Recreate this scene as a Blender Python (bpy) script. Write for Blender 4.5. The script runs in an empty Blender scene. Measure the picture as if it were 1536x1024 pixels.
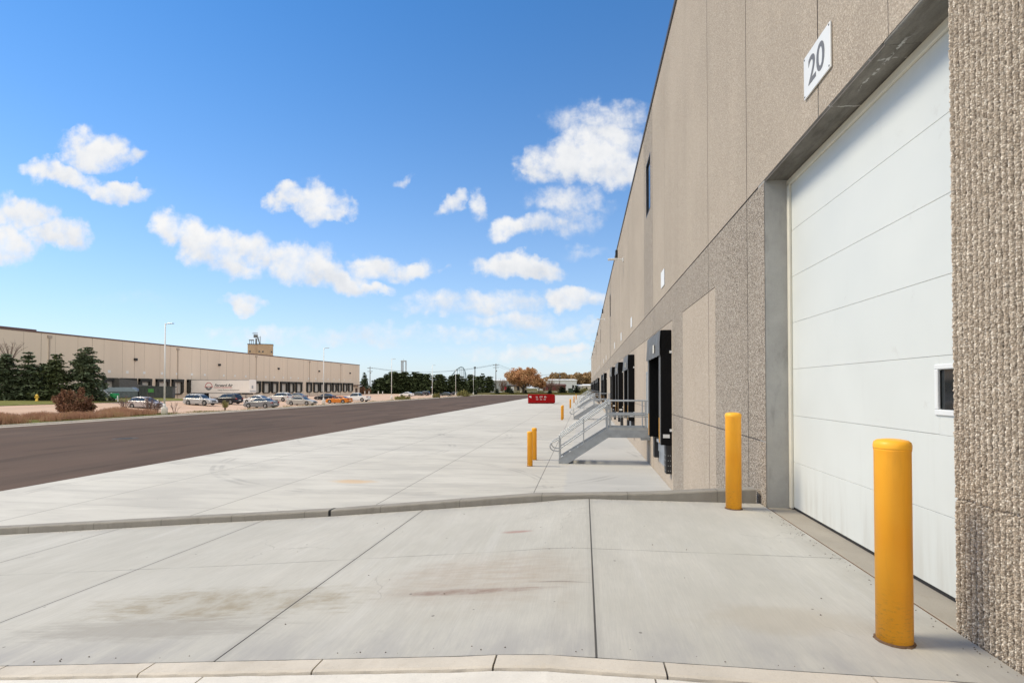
import bpy, math, random
from mathutils import Vector, Matrix, noise
R = math.radians
S = bpy.context.scene
COL = S.collection
PSI, PITCH, FPX = R(7.69), R(0.945), 800.0
EYE = 1.58
YARD = -1.24
WX = 2.41           # plane of the warehouse wall
DX = 2.73           # plane of the overhead door

# ------------------------------------------------------------------ helpers
def smooth(t):
    t = max(0.0, min(1.0, t)); return t*t*(3-2*t)
def lerp(a, b, t): return a+(b-a)*t
def interp(pts, x):
    if x <= pts[0][0]: return pts[0][1]
    for (x0, y0), (x1, y1) in zip(pts, pts[1:]):
        if x <= x1: return y0+(y1-y0)*(x-x0)/(x1-x0)
    return pts[-1][1]
def gz(x, y):
    """height of the natural ground"""
    hi = lerp(-0.12, -0.75, smooth((y-72)/50))
    z = YARD + smooth((-x-51)/25)*(hi-YARD)
    z += smooth((y-218)/85)*1.55
    return z
def at(px, zc, z=None):
    """ground point seen in photo column px at camera depth zc"""
    xc = (px-768)/FPX*zc
    x = xc*math.cos(PSI)-zc*math.sin(PSI); y = xc*math.sin(PSI)+zc*math.cos(PSI)
    return Vector((x, y, gz(x, y) if z is None else z))
def place(px, py):
    """ground point under photo pixel"""
    zc = 30.0
    while zc < 900:
        p = at(px, zc)
        if (EYE-p.z)/zc*FPX <= py-582: return p
        zc += 0.1
    return p
def facY(px, X):
    a = math.atan((px-768)/FPX)-PSI
    return X/math.tan(a)

def tag(o, label=None, cat=None, group=None, kind=None):
    if label: o['label'] = label
    if cat: o['category'] = cat
    if group: o['group'] = group
    if kind: o['kind'] = kind
    return o
def empty(name, loc=(0, 0, 0), rz=0):
    o = bpy.data.objects.new(name, None); COL.objects.link(o)
    o.location = loc; o.rotation_euler = (0, 0, rz); o.empty_display_size = .3
    return o
def kids(o): return [c for c in bpy.data.objects if c.parent == o]
def copy_tree(o, parent=None):
    c = o.copy(); COL.objects.link(c); c.parent = parent
    for ch in kids(o): copy_tree(ch, c)
    return c
def rebase(root, loc):
    """keep children where they are but stand the root at loc"""
    root.location = loc
    for c in kids(root): c.location = Vector(c.location)-Vector(loc)

class MB:
    def __init__(s): s.v = []; s.f = []; s.m = []; s.mi = 0; s.sm = []
    def add(s, vs, fs, smooth=False):
        n = len(s.v); s.v += [tuple(p) for p in vs]
        for f in fs: s.f.append(tuple(i+n for i in f)); s.m.append(s.mi); s.sm.append(smooth)
    def quad(s, a, b, c, d): s.add([a, b, c, d], [(0, 1, 2, 3)])
    def box(s, x0, x1, y0, y1, z0, z1, b=0.0, M=None):
        if b <= 0:
            vs = [(x, y, z) for x in (x0, x1) for y in (y0, y1) for z in (z0, z1)]
            fs = [(0, 1, 3, 2), (4, 6, 7, 5), (0, 4, 5, 1), (2, 3, 7, 6), (0, 2, 6, 4), (1, 5, 7, 3)]
        else:
            b = min(b, (x1-x0)*.49, (y1-y0)*.49, (z1-z0)*.49)
            vs = []; idx = {}
            for i, (xa, xs) in enumerate(((x0, 1), (x1, -1))):
                for j, (ya, ys) in enumerate(((y0, 1), (y1, -1))):
                    for k, (za, zs) in enumerate(((z0, 1), (z1, -1))):
                        for ax in range(3):
                            p = [xa+xs*b, ya+ys*b, za+zs*b]; p[ax] = (xa, ya, za)[ax]
                            idx[(i, j, k, ax)] = len(vs); vs.append(tuple(p))
            I = idx; fs = []
            for s_ in (0, 1):
                fs.append((I[s_, 0, 0, 0], I[s_, 1, 0, 0], I[s_, 1, 1, 0], I[s_, 0, 1, 0]))
                fs.append((I[0, s_, 0, 1], I[1, s_, 0, 1], I[1, s_, 1, 1], I[0, s_, 1, 1]))
                fs.append((I[0, 0, s_, 2], I[1, 0, s_, 2], I[1, 1, s_, 2], I[0, 1, s_, 2]))
                for t_ in (0, 1):
                    fs.append((I[0, s_, t_, 1], I[1, s_, t_, 1], I[1, s_, t_, 2], I[0, s_, t_, 2]))
                    fs.append((I[s_, 0, t_, 0], I[s_, 1, t_, 0], I[s_, 1, t_, 2], I[s_, 0, t_, 2]))
                    fs.append((I[s_, t_, 0, 0], I[s_, t_, 1, 0], I[s_, t_, 1, 1], I[s_, t_, 0, 1]))
                    for u_ in (0, 1): fs.append((I[s_, t_, u_, 0], I[s_, t_, u_, 1], I[s_, t_, u_, 2]))
        if M: vs = [M @ Vector(p) for p in vs]
        s.add(vs, fs)
    def tube(s, pts, r, n=10, caps=True, rs=None):
        pts = [Vector(p) for p in pts]; vs = []; fs = []
        up = Vector((0, 0, 1)); pu = None
        for i, p in enumerate(pts):
            d = (pts[min(i+1, len(pts)-1)]-pts[max(i-1, 0)]).normalized()
            if pu is None:
                u = d.cross(up)
                if u.length < .1: u = d.cross(Vector((1, 0, 0)))
            else: u = pu - d*pu.dot(d)
            u.normalize(); w = d.cross(u).normalized(); pu = u
            rr = rs[i] if rs else r
            for k in range(n):
                a = 2*math.pi*k/n; vs.append(p+(u*math.cos(a)+w*math.sin(a))*rr)
        for i in range(len(pts)-1):
            for k in range(n):
                a, b = i*n+k, i*n+(k+1) % n; fs.append((a, b, b+n, a+n))
        s.add(vs, fs, True)
        if caps: s.add(vs[:n], [tuple(range(n-1, -1, -1))]); s.add(vs[-n:], [tuple(range(n))])
    def lathe(s, prof, c=(0, 0, 0), n=24, axis='z', smooth=True):
        vs = []; fs = []
        for (r, h) in prof:
            for k in range(n):
                a = 2*math.pi*k/n; p = (r*math.cos(a), r*math.sin(a), h)
                if axis == 'y': p = (p[0], p[2], p[1])
                vs.append((p[0]+c[0], p[1]+c[1], p[2]+c[2]))
        for i in range(len(prof)-1):
            for k in range(n):
                a, b = i*n+k, i*n+(k+1) % n; fs.append((a, b, b+n, a+n))
        if prof[0][0] > 0: fs.append(tuple(range(n)))
        if prof[-1][0] > 0: fs.append(tuple(range((len(prof)-1)*n, len(prof)*n)))
        s.add(vs, fs, smooth)
    def prism(s, poly, y0, y1, plane='xz', M=None):
        """poly in the plane, extruded along the third axis"""
        n = len(poly); vs = []
        for h in (y0, y1):
            for (a, b) in poly:
                vs.append({'xz': (a, h, b), 'yz': (h, a, b), 'xy': (a, b, h)}[plane])
        if M: vs = [M @ Vector(p) for p in vs]
        fs = [tuple(range(n)), tuple(range(2*n-1, n-1, -1))]
        for i in range(n): j = (i+1) % n; fs.append((i, i+n, j+n, j))
        s.add(vs, fs)
    def build(s, name, mats, parent=None, fix=True):
        me = bpy.data.meshes.new(name); me.from_pydata(s.v, [], s.f)
        if not isinstance(mats, (list, tuple)): mats = [mats]
        for m in mats: me.materials.append(m)
        me.polygons.foreach_set('material_index', s.m)
        me.polygons.foreach_set('use_smooth', s.sm)
        if fix and len(s.f) < 60000:
            import bmesh
            bm = bmesh.new(); bm.from_mesh(me); bmesh.ops.recalc_face_normals(bm, faces=bm.faces); bm.to_mesh(me); bm.free()
        me.update()
        o = bpy.data.objects.new(name, me); COL.objects.link(o)
        if parent: o.parent = parent
        return o
def one(fn, name, mat, parent=None, **k):
    b = MB(); fn(b); return b.build(name, mat, parent, **k)
def text_mb(b, body, size, M, extrude=.004, shear=0, bold=0, space=1.0):
    cu = bpy.data.curves.new('t', 'FONT'); cu.body = body; cu.size = size; cu.extrude = extrude
    cu.align_x = 'CENTER'; cu.align_y = 'CENTER'; cu.shear = shear; cu.offset = bold; cu.resolution_u = 4; cu.space_character = space
    o = bpy.data.objects.new('t', cu); COL.objects.link(o)
    bpy.context.view_layer.update()
    me = bpy.data.meshes.new_from_object(o.evaluated_get(bpy.context.evaluated_depsgraph_get()))
    b.add([M @ v.co for v in me.vertices], [tuple(p.vertices) for p in me.polygons])
    bpy.data.objects.remove(o); bpy.data.curves.remove(cu); bpy.data.meshes.remove(me)

# ------------------------------------------------------------------ material helpers
class NT:
    def __init__(s, name=None, tree=None):
        if tree is None:
            s.mat = bpy.data.materials.new(name); s.mat.use_nodes = True; tree = s.mat.node_tree
            s.b = tree.nodes['Principled BSDF']
        s.t = tree; s.n = tree.nodes; s.l = tree.links; s._o = None
    def node(s, ty, **k):
        n = s.n.new(ty)
        for a, b in k.items(): setattr(n, a, b)
        return n
    def put(s, inp, v):
        if isinstance(v, bpy.types.NodeSocket): s.l.new(v, inp)
        elif v is not None:
            if hasattr(inp, 'default_value'):
                if inp.type == 'RGBA' and len(v) == 3: v = (*v, 1)
                inp.default_value = v
    def obj(s):
        if s._o is None: s._o = s.node('ShaderNodeTexCoord').outputs['Object']
        return s._o
    def sep(s, v=None):
        n = s.node('ShaderNodeSeparateXYZ'); s.put(n.inputs[0], v or s.obj()); return n.outputs
    def m(s, op, a, b=None, c=None, clamp=False):
        n = s.node('ShaderNodeMath', operation=op); n.use_clamp = clamp
        s.put(n.inputs[0], a); s.put(n.inputs[1], b)
        if c is not None: s.put(n.inputs[2], c)
        return n.outputs[0]
    def vm(s, op, a, b=None):
        n = s.node('ShaderNodeVectorMath', operation=op); s.put(n.inputs[0], a); s.put(n.inputs[1], b)
        return n.outputs['Value'] if op in ('LENGTH', 'DOT_PRODUCT', 'DISTANCE') else n.outputs[0]
    def mapp(s, v=None, scale=(1, 1, 1), loc=(0, 0, 0), rot=(0, 0, 0), ty='POINT'):
        n = s.node('ShaderNodeMapping', vector_type=ty); s.put(n.inputs[0], v or s.obj())
        n.inputs['Scale'].default_value = scale; n.inputs['Location'].default_value = loc; n.inputs['Rotation'].default_value = rot
        return n.outputs[0]
    def noise(s, v=None, scale=5, detail=4, rough=.55, dist=0, out=0):
        n = s.node('ShaderNodeTexNoise'); s.put(n.inputs['Vector'], v or s.obj())
        n.inputs['Scale'].default_value = scale; n.inputs['Detail'].default_value = detail
        n.inputs['Roughness'].default_value = rough; n.inputs['Distortion'].default_value = dist
        return n.outputs[out]
    def vor(s, v=None, scale=5, feat='F1', out='Distance', rnd=1):
        n = s.node('ShaderNodeTexVoronoi', feature=feat); s.put(n.inputs['Vector'], v or s.obj())
        n.inputs['Scale'].default_value = scale; n.inputs['Randomness'].default_value = rnd
        return n.outputs[out]
    def ramp(s, f, stops, interp='LINEAR'):
        n = s.node('ShaderNodeValToRGB'); s.put(n.inputs[0], f); cr = n.color_ramp; cr.interpolation = interp
        while len(cr.elements) < len(stops): cr.elements.new(.5)
        for e, (p, c) in zip(cr.elements, stops):
            e.position = p; e.color = (*c, 1) if not isinstance(c, (int, float)) else (c, c, c, 1)
        return n.outputs[0]
    def rng(s, v, a, b, c=0, d=1, smooth=True):
        n = s.node('ShaderNodeMapRange', interpolation_type='SMOOTHSTEP' if smooth else 'LINEAR'); s.put(n.inputs[0], v)
        for i, x in enumerate((a, b, c, d)): n.inputs[i+1].default_value = x
        return n.outputs[0]
    def mix(s, f, a, b, mode='MIX'):
        n = s.node('ShaderNodeMix', data_type='RGBA', blend_type=mode); s.put(n.inputs[0], f); s.put(n.inputs[6], a); s.put(n.inputs[7], b)
        return n.outputs[2]
    def bump(s, h, strength=.5, dist=.01, normal=None):
        n = s.node('ShaderNodeBump'); s.put(n.inputs['Height'], h); n.inputs['Strength'].default_value = strength; n.inputs['Distance'].default_value = dist
        if normal is not None: s.l.new(normal, n.inputs['Normal'])
        return n.outputs[0]
    def out(s, color=None, rough=None, normal=None, metal=None, spec=None, **k):
        if color is not None: s.put(s.b.inputs['Base Color'], color)
        if rough is not None: s.put(s.b.inputs['Roughness'], rough)
        if normal is not None: s.put(s.b.inputs['Normal'], normal)
        if metal is not None: s.put(s.b.inputs['Metallic'], metal)
        if spec is not None: s.put(s.b.inputs['Specular IOR Level'], spec)
        for a, v in k.items(): s.put(s.b.inputs[a.replace('_', ' ')], v)
        return getattr(s, "mat", None)
def hexc(h):
    c = [int(h[i:i+2], 16)/255 for i in (0, 2, 4)]
    return tuple((x/12.92 if x <= .04045 else ((x+.055)/1.055)**2.4) for x in c)
_mc = {}
def simple(name, col, rough=.6, metal=0, var=.12, scale=3, bump=0, spec=.4, coat=0, stretch=(1, 1, 1)):
    if name in _mc: return _mc[name]
    t = NT(name); n = t.noise(t.mapp(scale=stretch), scale, 5, .6)
    a = tuple(c*(1-var) for c in col); b = tuple(min(1, c*(1+var)) for c in col)
    c = t.ramp(n, [(.25, a), (.75, b)])
    nm = t.bump(t.noise(scale=scale*12, detail=3), bump, .01) if bump else None
    m = t.out(c, t.rng(n, .3, .7, max(0, rough-.08), min(1, rough+.08)), nm, metal, spec)
    if coat: t.b.inputs['Coat Weight'].default_value = coat; t.b.inputs['Coat Roughness'].default_value = .06
    _mc[name] = m; return m

# ------------------------------------------------------------------ materials
def lines(t, coord, xs, w):
    """1 on thin lines coord==x"""
    r = None
    for x in xs:
        v = t.m('ABSOLUTE', t.m('SUBTRACT', coord, x))
        r = v if r is None else t.m('MINIMUM', r, v)
    return t.rng(r, w*.5, w, 1, 0)
def blob(t, x, y, cx, cy, rx, ry, nz, amt=.6):
    dx = t.m('DIVIDE', t.m('SUBTRACT', x, cx), rx); dy = t.m('DIVIDE', t.m('SUBTRACT', y, cy), ry)
    d = t.m('SQRT', t.m('ADD', t.m('MULTIPLY', dx, dx), t.m('MULTIPLY', dy, dy)))
    d = t.m('ADD', d, t.m('MULTIPLY', t.m('SUBTRACT', nz, .5), amt*2))
    return t.rng(d, .35, 1.1, 1, 0)

def concrete_ramp():
    t = NT('ramp_concrete'); x, y, z = t.sep()[:3]
    big = t.noise(scale=.55, detail=6, rough=.6); mid = t.noise(t.mapp(scale=(1, .35, 1)), 3.2, 6, .65)
    fine = t.noise(scale=160, detail=3, rough=.7)
    broom = t.noise(t.mapp(scale=(1, .035, 1), rot=(0, 0, R(-4))), 95, 4, .7)
    streak = t.noise(t.mapp(scale=(1, .06, 1)), 5, 5, .6)
    c = t.ramp(big, [(.25, (.41, .395, .34)), (.5, (.485, .468, .412)), (.78, (.57, .545, .485))])
    c = t.mix(t.rng(mid, .3, .75, 0, .45), c, (.38, .366, .33))
    c = t.mix(t.rng(streak, .5, .78, 0, .28), c, (.60, .59, .56))
    c = t.mix(t.rng(broom, .3, .75, 0, .42), c, (.33, .32, .295))
    c = t.mix(t.rng(broom, .6, .82, 0, .25), c, (.56, .55, .52))
    c = t.mix(t.rng(fine, .35, .7, 0, .22), c, (.56, .55, .52))
    edge = t.m('MAXIMUM', t.rng(y, 3.95, 3.2, 0, 1), t.rng(y, 7.3, 7.7, 0, .8))
    c = t.mix(t.m('MULTIPLY', edge, t.rng(mid, .35, .65, .1, .55)), c, (.30, .295, .30))
    # rust-brown drag mark and faded oil patches
    wn = t.noise(t.mapp(scale=(1, 1, 1)), 2.2, 6, .65); wn2 = t.noise(t.mapp(scale=(.5, 3, 1)), 6, 6, .7)
    s1 = blob(t, x, y, -.85, 4.62, 1.05, .85, wn, .55)
    c = t.mix(t.m('MULTIPLY', s1, t.rng(wn2, .3, .7, .12, .5)), c, (.33, .25, .185))
    s2 = blob(t, x, y, -1.0, 4.27, .8, .075, wn2, 1.0)
    c = t.mix(t.m('MULTIPLY', s2, t.rng(wn, .35, .6, .1, .7)), c, (.20, .12, .09))
    s5 = blob(t, x, y, -.2, 4.42, .3, .02, wn2, .5)
    c = t.mix(t.m('MULTIPLY', s5, .45), c, (.12, .10, .09))
    s3 = blob(t, x, y, -3.0, 4.25, 1.5, .42, wn2, .9)
    c = t.mix(t.m('MULTIPLY', s3, t.rng(wn, .35, .6, .1, .75)), c, (.26, .215, .14))
    s4 = blob(t, x, y, -3.4, 3.75, 1.3, .25, wn2, .9)
    c = t.mix(t.m('MULTIPLY', s4, .5), c, (.26, .24, .21))
    s7 = blob(t, x, y, 1.3, 3.9, .7, .3, wn, .9); c = t.mix(t.m('MULTIPLY', s7, .35), c, (.36, .31, .235))
    wallg = t.rng(x, 2.0, 2.38, 0, .5); c = t.mix(t.m('MULTIPLY', wallg, t.rng(wn, .3, .6, .2, 1)), c, (.30, .28, .24))
    s6 = blob(t, x, y, -.75, 6.1, .22, .07, wn, .7)
    c = t.mix(t.m('MULTIPLY', s6, .5), c, (.30, .12, .10))
    # random specks
    sp = t.vor(scale=3.1, out='Distance'); c = t.mix(t.rng(sp, .03, .045, .75, 0), c, (.13, .12, .11))
    hc = t.vor(t.vm('ADD', t.obj(), t.vm('MULTIPLY', t.noise(scale=2.5, detail=4, out=1), (.5, .5, .5))), .42, 'DISTANCE_TO_EDGE'); c = t.mix(t.m('MULTIPLY', t.rng(hc, .0015, .004, .25, 0), t.rng(big, .5, .56, 0, 1)), c, (.16, .15, .135))
    wl = t.noise(t.mapp(scale=(1, .05, 1), rot=(0, 0, R(14))), 3.4, 5, .7); c = t.mix(t.rng(wl, .66, .70, 0, .25), c, (.62, .61, .57))
    j = lines(t, x, [.07, -2.38, -4.93, -7.4, -9.9, -12.4], .009)
    wob = t.m('ADD', y, t.m('MULTIPLY', t.noise(scale=3), .02))
    j2 = t.m('MULTIPLY', lines(t, wob, [5.36], .006), t.rng(t.noise(scale=1.3), .4, .55, .25, .8))
    jj = t.m('MAXIMUM', j, j2)
    halo = lines(t, x, [.07, -2.38, -4.93, -7.4, -9.9, -12.4], .06)
    c = t.mix(t.m('MULTIPLY', halo, .14), c, (.2, .19, .17))
    c = t.mix(t.m('MULTIPLY', jj, .9), c, (.045, .042, .038))
    h = t.m('SUBTRACT', t.m('ADD', t.m('MULTIPLY', broom, .5), t.m('MULTIPLY', fine, .3)), t.m('MULTIPLY', jj, 3))
    return t.out(c, t.rng(mid, .3, .7, .72, .9), t.bump(h, .35, .004), spec=.3)
def concrete_yard():
    t = NT('yard_concrete'); x, y, z = t.sep()[:3]
    big = t.noise(scale=.16, detail=6, rough=.62); lay = t.noise(t.mapp(scale=(.35, 1, 1)), .9, 6, .62)
    lay2 = t.noise(t.mapp(scale=(.2, 1, 1), loc=(9, 3, 0)), 2.6, 5, .6)
    fine = t.noise(scale=60, detail=4, rough=.7)
    c = t.ramp(big, [(.25, (.48, .46, .405)), (.5, (.56, .54, .48)), (.78, (.63, .61, .55))])
    c = t.mix(t.rng(lay, .42, .68, 0, .7), c, (.42, .405, .365))
    c = t.mix(t.rng(lay2, .5, .72, 0, .55), c, (.40, .385, .35))
    c = t.mix(t.rng(lay2, .3, .42, .35, 0), c, (.70, .675, .61))
    c = t.mix(t.rng(fine, .35, .7, 0, .2), c, (.48, .46, .43))
    # greyer strip of concrete beside the dock wall
    wn = t.noise(scale=1.6, detail=5)
    c = t.mix(t.rng(t.m('ADD', x, t.m('MULTIPLY', t.m('SUBTRACT', wn, .5), .25)), -.62, -.5, 0, .6), c, (.455, .455, .44))
    # per-slab tone
    ix = t.m('FLOOR', t.m('DIVIDE', t.m('ADD', x, 1.35), 3.65)); iy = t.m('FLOOR', t.m('DIVIDE', y, 4.6))
    cb = t.node('ShaderNodeCombineXYZ'); t.put(cb.inputs[0], ix); t.put(cb.inputs[1], iy)
    wnz = t.node('ShaderNodeTexWhiteNoise'); t.put(wnz.inputs['Vector'], cb.outputs[0])
    c = t.mix(t.m('MULTIPLY', wnz.outputs['Value'], .22), c, (.47, .455, .42))
    # tyre arcs and rust
    nz = t.noise(scale=.8, detail=4)
    for (cx, cy, r_, w) in ((-9.5, 30.5, 5.2, .13), (-9.5, 30.5, 6.9, .12), (-4.2, 33.0, 4.6, .12), (-3.8, 35.0, 5.9, .12), (-12.5, 24.0, 6.3, .12), (-6, 22.0, 8.3, .14), (-8, 14.0, 7.1, .10)):
        dx = t.m('SUBTRACT', x, cx); dy = t.m('SUBTRACT', y, cy)
        d = t.m('SQRT', t.m('ADD', t.m('MULTIPLY', dx, dx), t.m('MULTIPLY', dy, dy)))
        dd = t.m('ABSOLUTE', t.m('SUBTRACT', t.m('ABSOLUTE', t.m('SUBTRACT', d, r_)), w)); ring = t.rng(dd, w*.3, w*.75, 1, 0)
        c = t.mix(t.m('MULTIPLY', ring, t.rng(nz, .44, .64, 0, .36)), c, (.25, .24, .225))
    rs = blob(t, x, y, -6.9, 15.4, .8, .38, wn, .6)
    c = t.mix(t.m('MULTIPLY', rs, .5), c, (.60, .36, .14))
    rs = blob(t, x, y, -5.3, 10.7, 1.6, .35, lay, .9)
    c = t.mix(t.m('MULTIPLY', rs, .3), c, (.30, .28, .25))
    sp = t.vor(scale=1.4, out='Distance'); c = t.mix(t.rng(sp, .02, .035, .7, 0), c, (.16, .14, .12))
    j = lines(t, x, [-1.35, -5.0, -8.65, -12.3], .016)
    fy = t.m('ABSOLUTE', t.m('SUBTRACT', t.m('FRACT', t.m('DIVIDE', y, 4.6)), .5)); j2 = t.rng(fy, .0015, .003, .45, 0)
    jj = t.m('MAXIMUM', j, j2)
    c = t.mix(t.m('MULTIPLY', jj, .75), c, (.10, .095, .085))
    return t.out(c, .85, t.bump(t.m('SUBTRACT', fine, t.m('MULTIPLY', jj, 2)), .3, .004), spec=.3)
def concrete_plain(name, col, stain=(.2, .18, .15), sc=2.0, b=.4):
    t = NT(name); n = t.noise(scale=sc, detail=7, rough=.65); f = t.noise(scale=90, detail=4, rough=.7); st = t.noise(t.mapp(scale=(1, 1, .25)), 4*sc, 5, .65)
    c = t.ramp(n, [(.25, tuple(v*.82 for v in col)), (.75, tuple(v*1.12 for v in col))])
    c = t.mix(t.rng(st, .5, .8, 0, .4), c, stain); c = t.mix(t.rng(f, .3, .75, 0, .25), c, tuple(v*.7 for v in col))
    pit = t.vor(scale=38, out='Distance'); c = t.mix(t.rng(pit, .06, .12, .5, 0), c, tuple(v*.4 for v in col))
    return t.out(c, .88, t.bump(t.m('ADD', f, t.m('MULTIPLY', pit, .4)), b, .004), spec=.25)
def asphalt_m():
    t = NT('asphalt'); x, y, z = t.sep()[:3]
    n = t.noise(scale=.12, detail=5); lane = t.noise(t.mapp(scale=(1, .02, 1)), .55, 4, .5); f = t.noise(scale=45, detail=5, rough=.75)
    c = t.ramp(n, [(.3, (.086, .057, .042)), (.7, (.118, .082, .063))])
    c = t.mix(t.rng(lane, .42, .62, 0, .5), c, (.066, .049, .038))
    c = t.mix(t.rng(f, .3, .72, 0, .3), c, (.19, .15, .13))
    pt = t.noise(t.mapp(scale=(.5, .12, 1), loc=(4, 2, 0)), 1.1, 4, .5); c = t.mix(t.rng(pt, .54, .60, 0, .4), c, (.062, .047, .038))
    fx = t.m('ABSOLUTE', t.m('SUBTRACT', t.m('FRACT', t.m('DIVIDE', t.m('ADD', x, 15.85), 3.7)), .5)); j = t.rng(fx, .002, .007, .35, 0)
    c = t.mix(j, c, (.09, .078, .072))
    wn = t.noise(scale=1.1, detail=5); p = blob(t, x, y, -21.9, 24.6, 1.0, .45, wn, .5)
    return t.out(c, .95, t.bump(f, .4, .006), spec=.1)
def aggregate(name, cols, scale, bump, ribs=0, vstreak=.25, dist=.008):
    """exposed-aggregate precast: every stone is one voronoi cell"""
    t = NT(name); x, y, z = t.sep()[:3]
    wv = t.mapp(scale=(1, 1, 1)); ww = t.vm('ADD', wv, t.vm('MULTIPLY', t.noise(scale=scale*.9, detail=2, out=1), (.012, .012, .012)))
    v = t.node('ShaderNodeTexVoronoi'); t.put(v.inputs['Vector'], ww); v.inputs['Scale'].default_value = scale
    h = t.sep(v.outputs['Color'])
    st = t.ramp(h[0], [(i/(len(cols)-1), c) for i, c in enumerate(cols)])
    mort = t.rng(v.outputs['Distance'], .42, .72, 0, .55); c = t.mix(mort, st, tuple(a*.5 for a in cols[1]))
    big = t.noise(scale=.35, detail=4); vs = t.noise(t.mapp(scale=(1, 1, .03)), 2.2, 5, .6)
    avg = tuple(sum(q[i] for q in cols)/len(cols) for i in range(3))
    c = t.mix(t.rng(vs, .35, .7, 0, vstreak), c, tuple(a*.72 for a in avg))
    c = t.mix(t.rng(big, .35, .7, 0, .22), c, tuple(min(1, a*1.22) for a in avg))
    hh = t.m('SUBTRACT', t.m('MULTIPLY', h[1], .35), v.outputs['Distance'])
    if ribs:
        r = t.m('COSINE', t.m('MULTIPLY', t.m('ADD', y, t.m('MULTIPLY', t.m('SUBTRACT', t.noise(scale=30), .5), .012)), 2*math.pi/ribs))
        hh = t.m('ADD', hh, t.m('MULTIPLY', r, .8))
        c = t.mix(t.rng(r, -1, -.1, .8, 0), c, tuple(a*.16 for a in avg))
    return t.out(c, .92, t.bump(hh, bump, dist), spec=.2)
M = {}
def yellow_mat():
    t = NT('bollard_plastic'); x, y, z = t.sep()[:3]
    n = t.noise(scale=2.2, detail=5); st = t.noise(t.mapp(scale=(1, 1, .12)), 14, 5, .65); sc = t.noise(t.mapp(scale=(1, 1, 3)), 22, 6, .8); f = t.noise(scale=120, detail=3)
    c = t.ramp(n, [(.3, (.93, .38, .014)), (.7, (.97, .45, .03))])
    c = t.mix(t.rng(st, .5, .75, 0, .22), c, (.60, .25, .03))
    low = t.rng(z, .45, .0, 0, 1)
    c = t.mix(t.m('MULTIPLY', low, t.rng(sc, .5, .66, .05, .55)), c, (.28, .16, .06))
    c = t.mix(t.rng(sc, .68, .72, 0, .6), c, (.20, .13, .07))
    c = t.mix(t.rng(t.noise(t.mapp(scale=(1, 1, .4)), 30, 5, .75), .70, .74, 0, .5), c, (.93, .62, .22))
    return t.out(c, t.rng(n, .3, .7, .38, .58), t.bump(f, .08, .004), spec=.4)
def door_mat():
    t = NT('door_steel'); x, y, z = t.sep()[:3]
    n = t.noise(scale=.8, detail=4); st = t.noise(t.mapp(scale=(1, 1, .1)), 9, 5, .6); sm = t.noise(scale=3, detail=7, rough=.7); f = t.noise(t.mapp(scale=(1, 1, 1)), 160, 3, .6)
    c = t.ramp(n, [(.3, (.63, .645, .61)), (.7, (.67, .685, .65))])
    c = t.mix(t.m('MULTIPLY', t.rng(z, .9, 0, 0, 1), t.rng(st, .4, .7, .04, .34)), c, (.42, .39, .33))
    c = t.mix(t.rng(st, .58, .8, 0, .14), c, (.50, .50, .46)); c = t.mix(t.rng(sm, .64, .72, 0, .25), c, (.48, .46, .42))
    return t.out(c, t.rng(n, .3, .7, .36, .5), t.bump(t.m('ADD', f, t.m('MULTIPLY', n, 6)), .12, .003), spec=.4)
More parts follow.
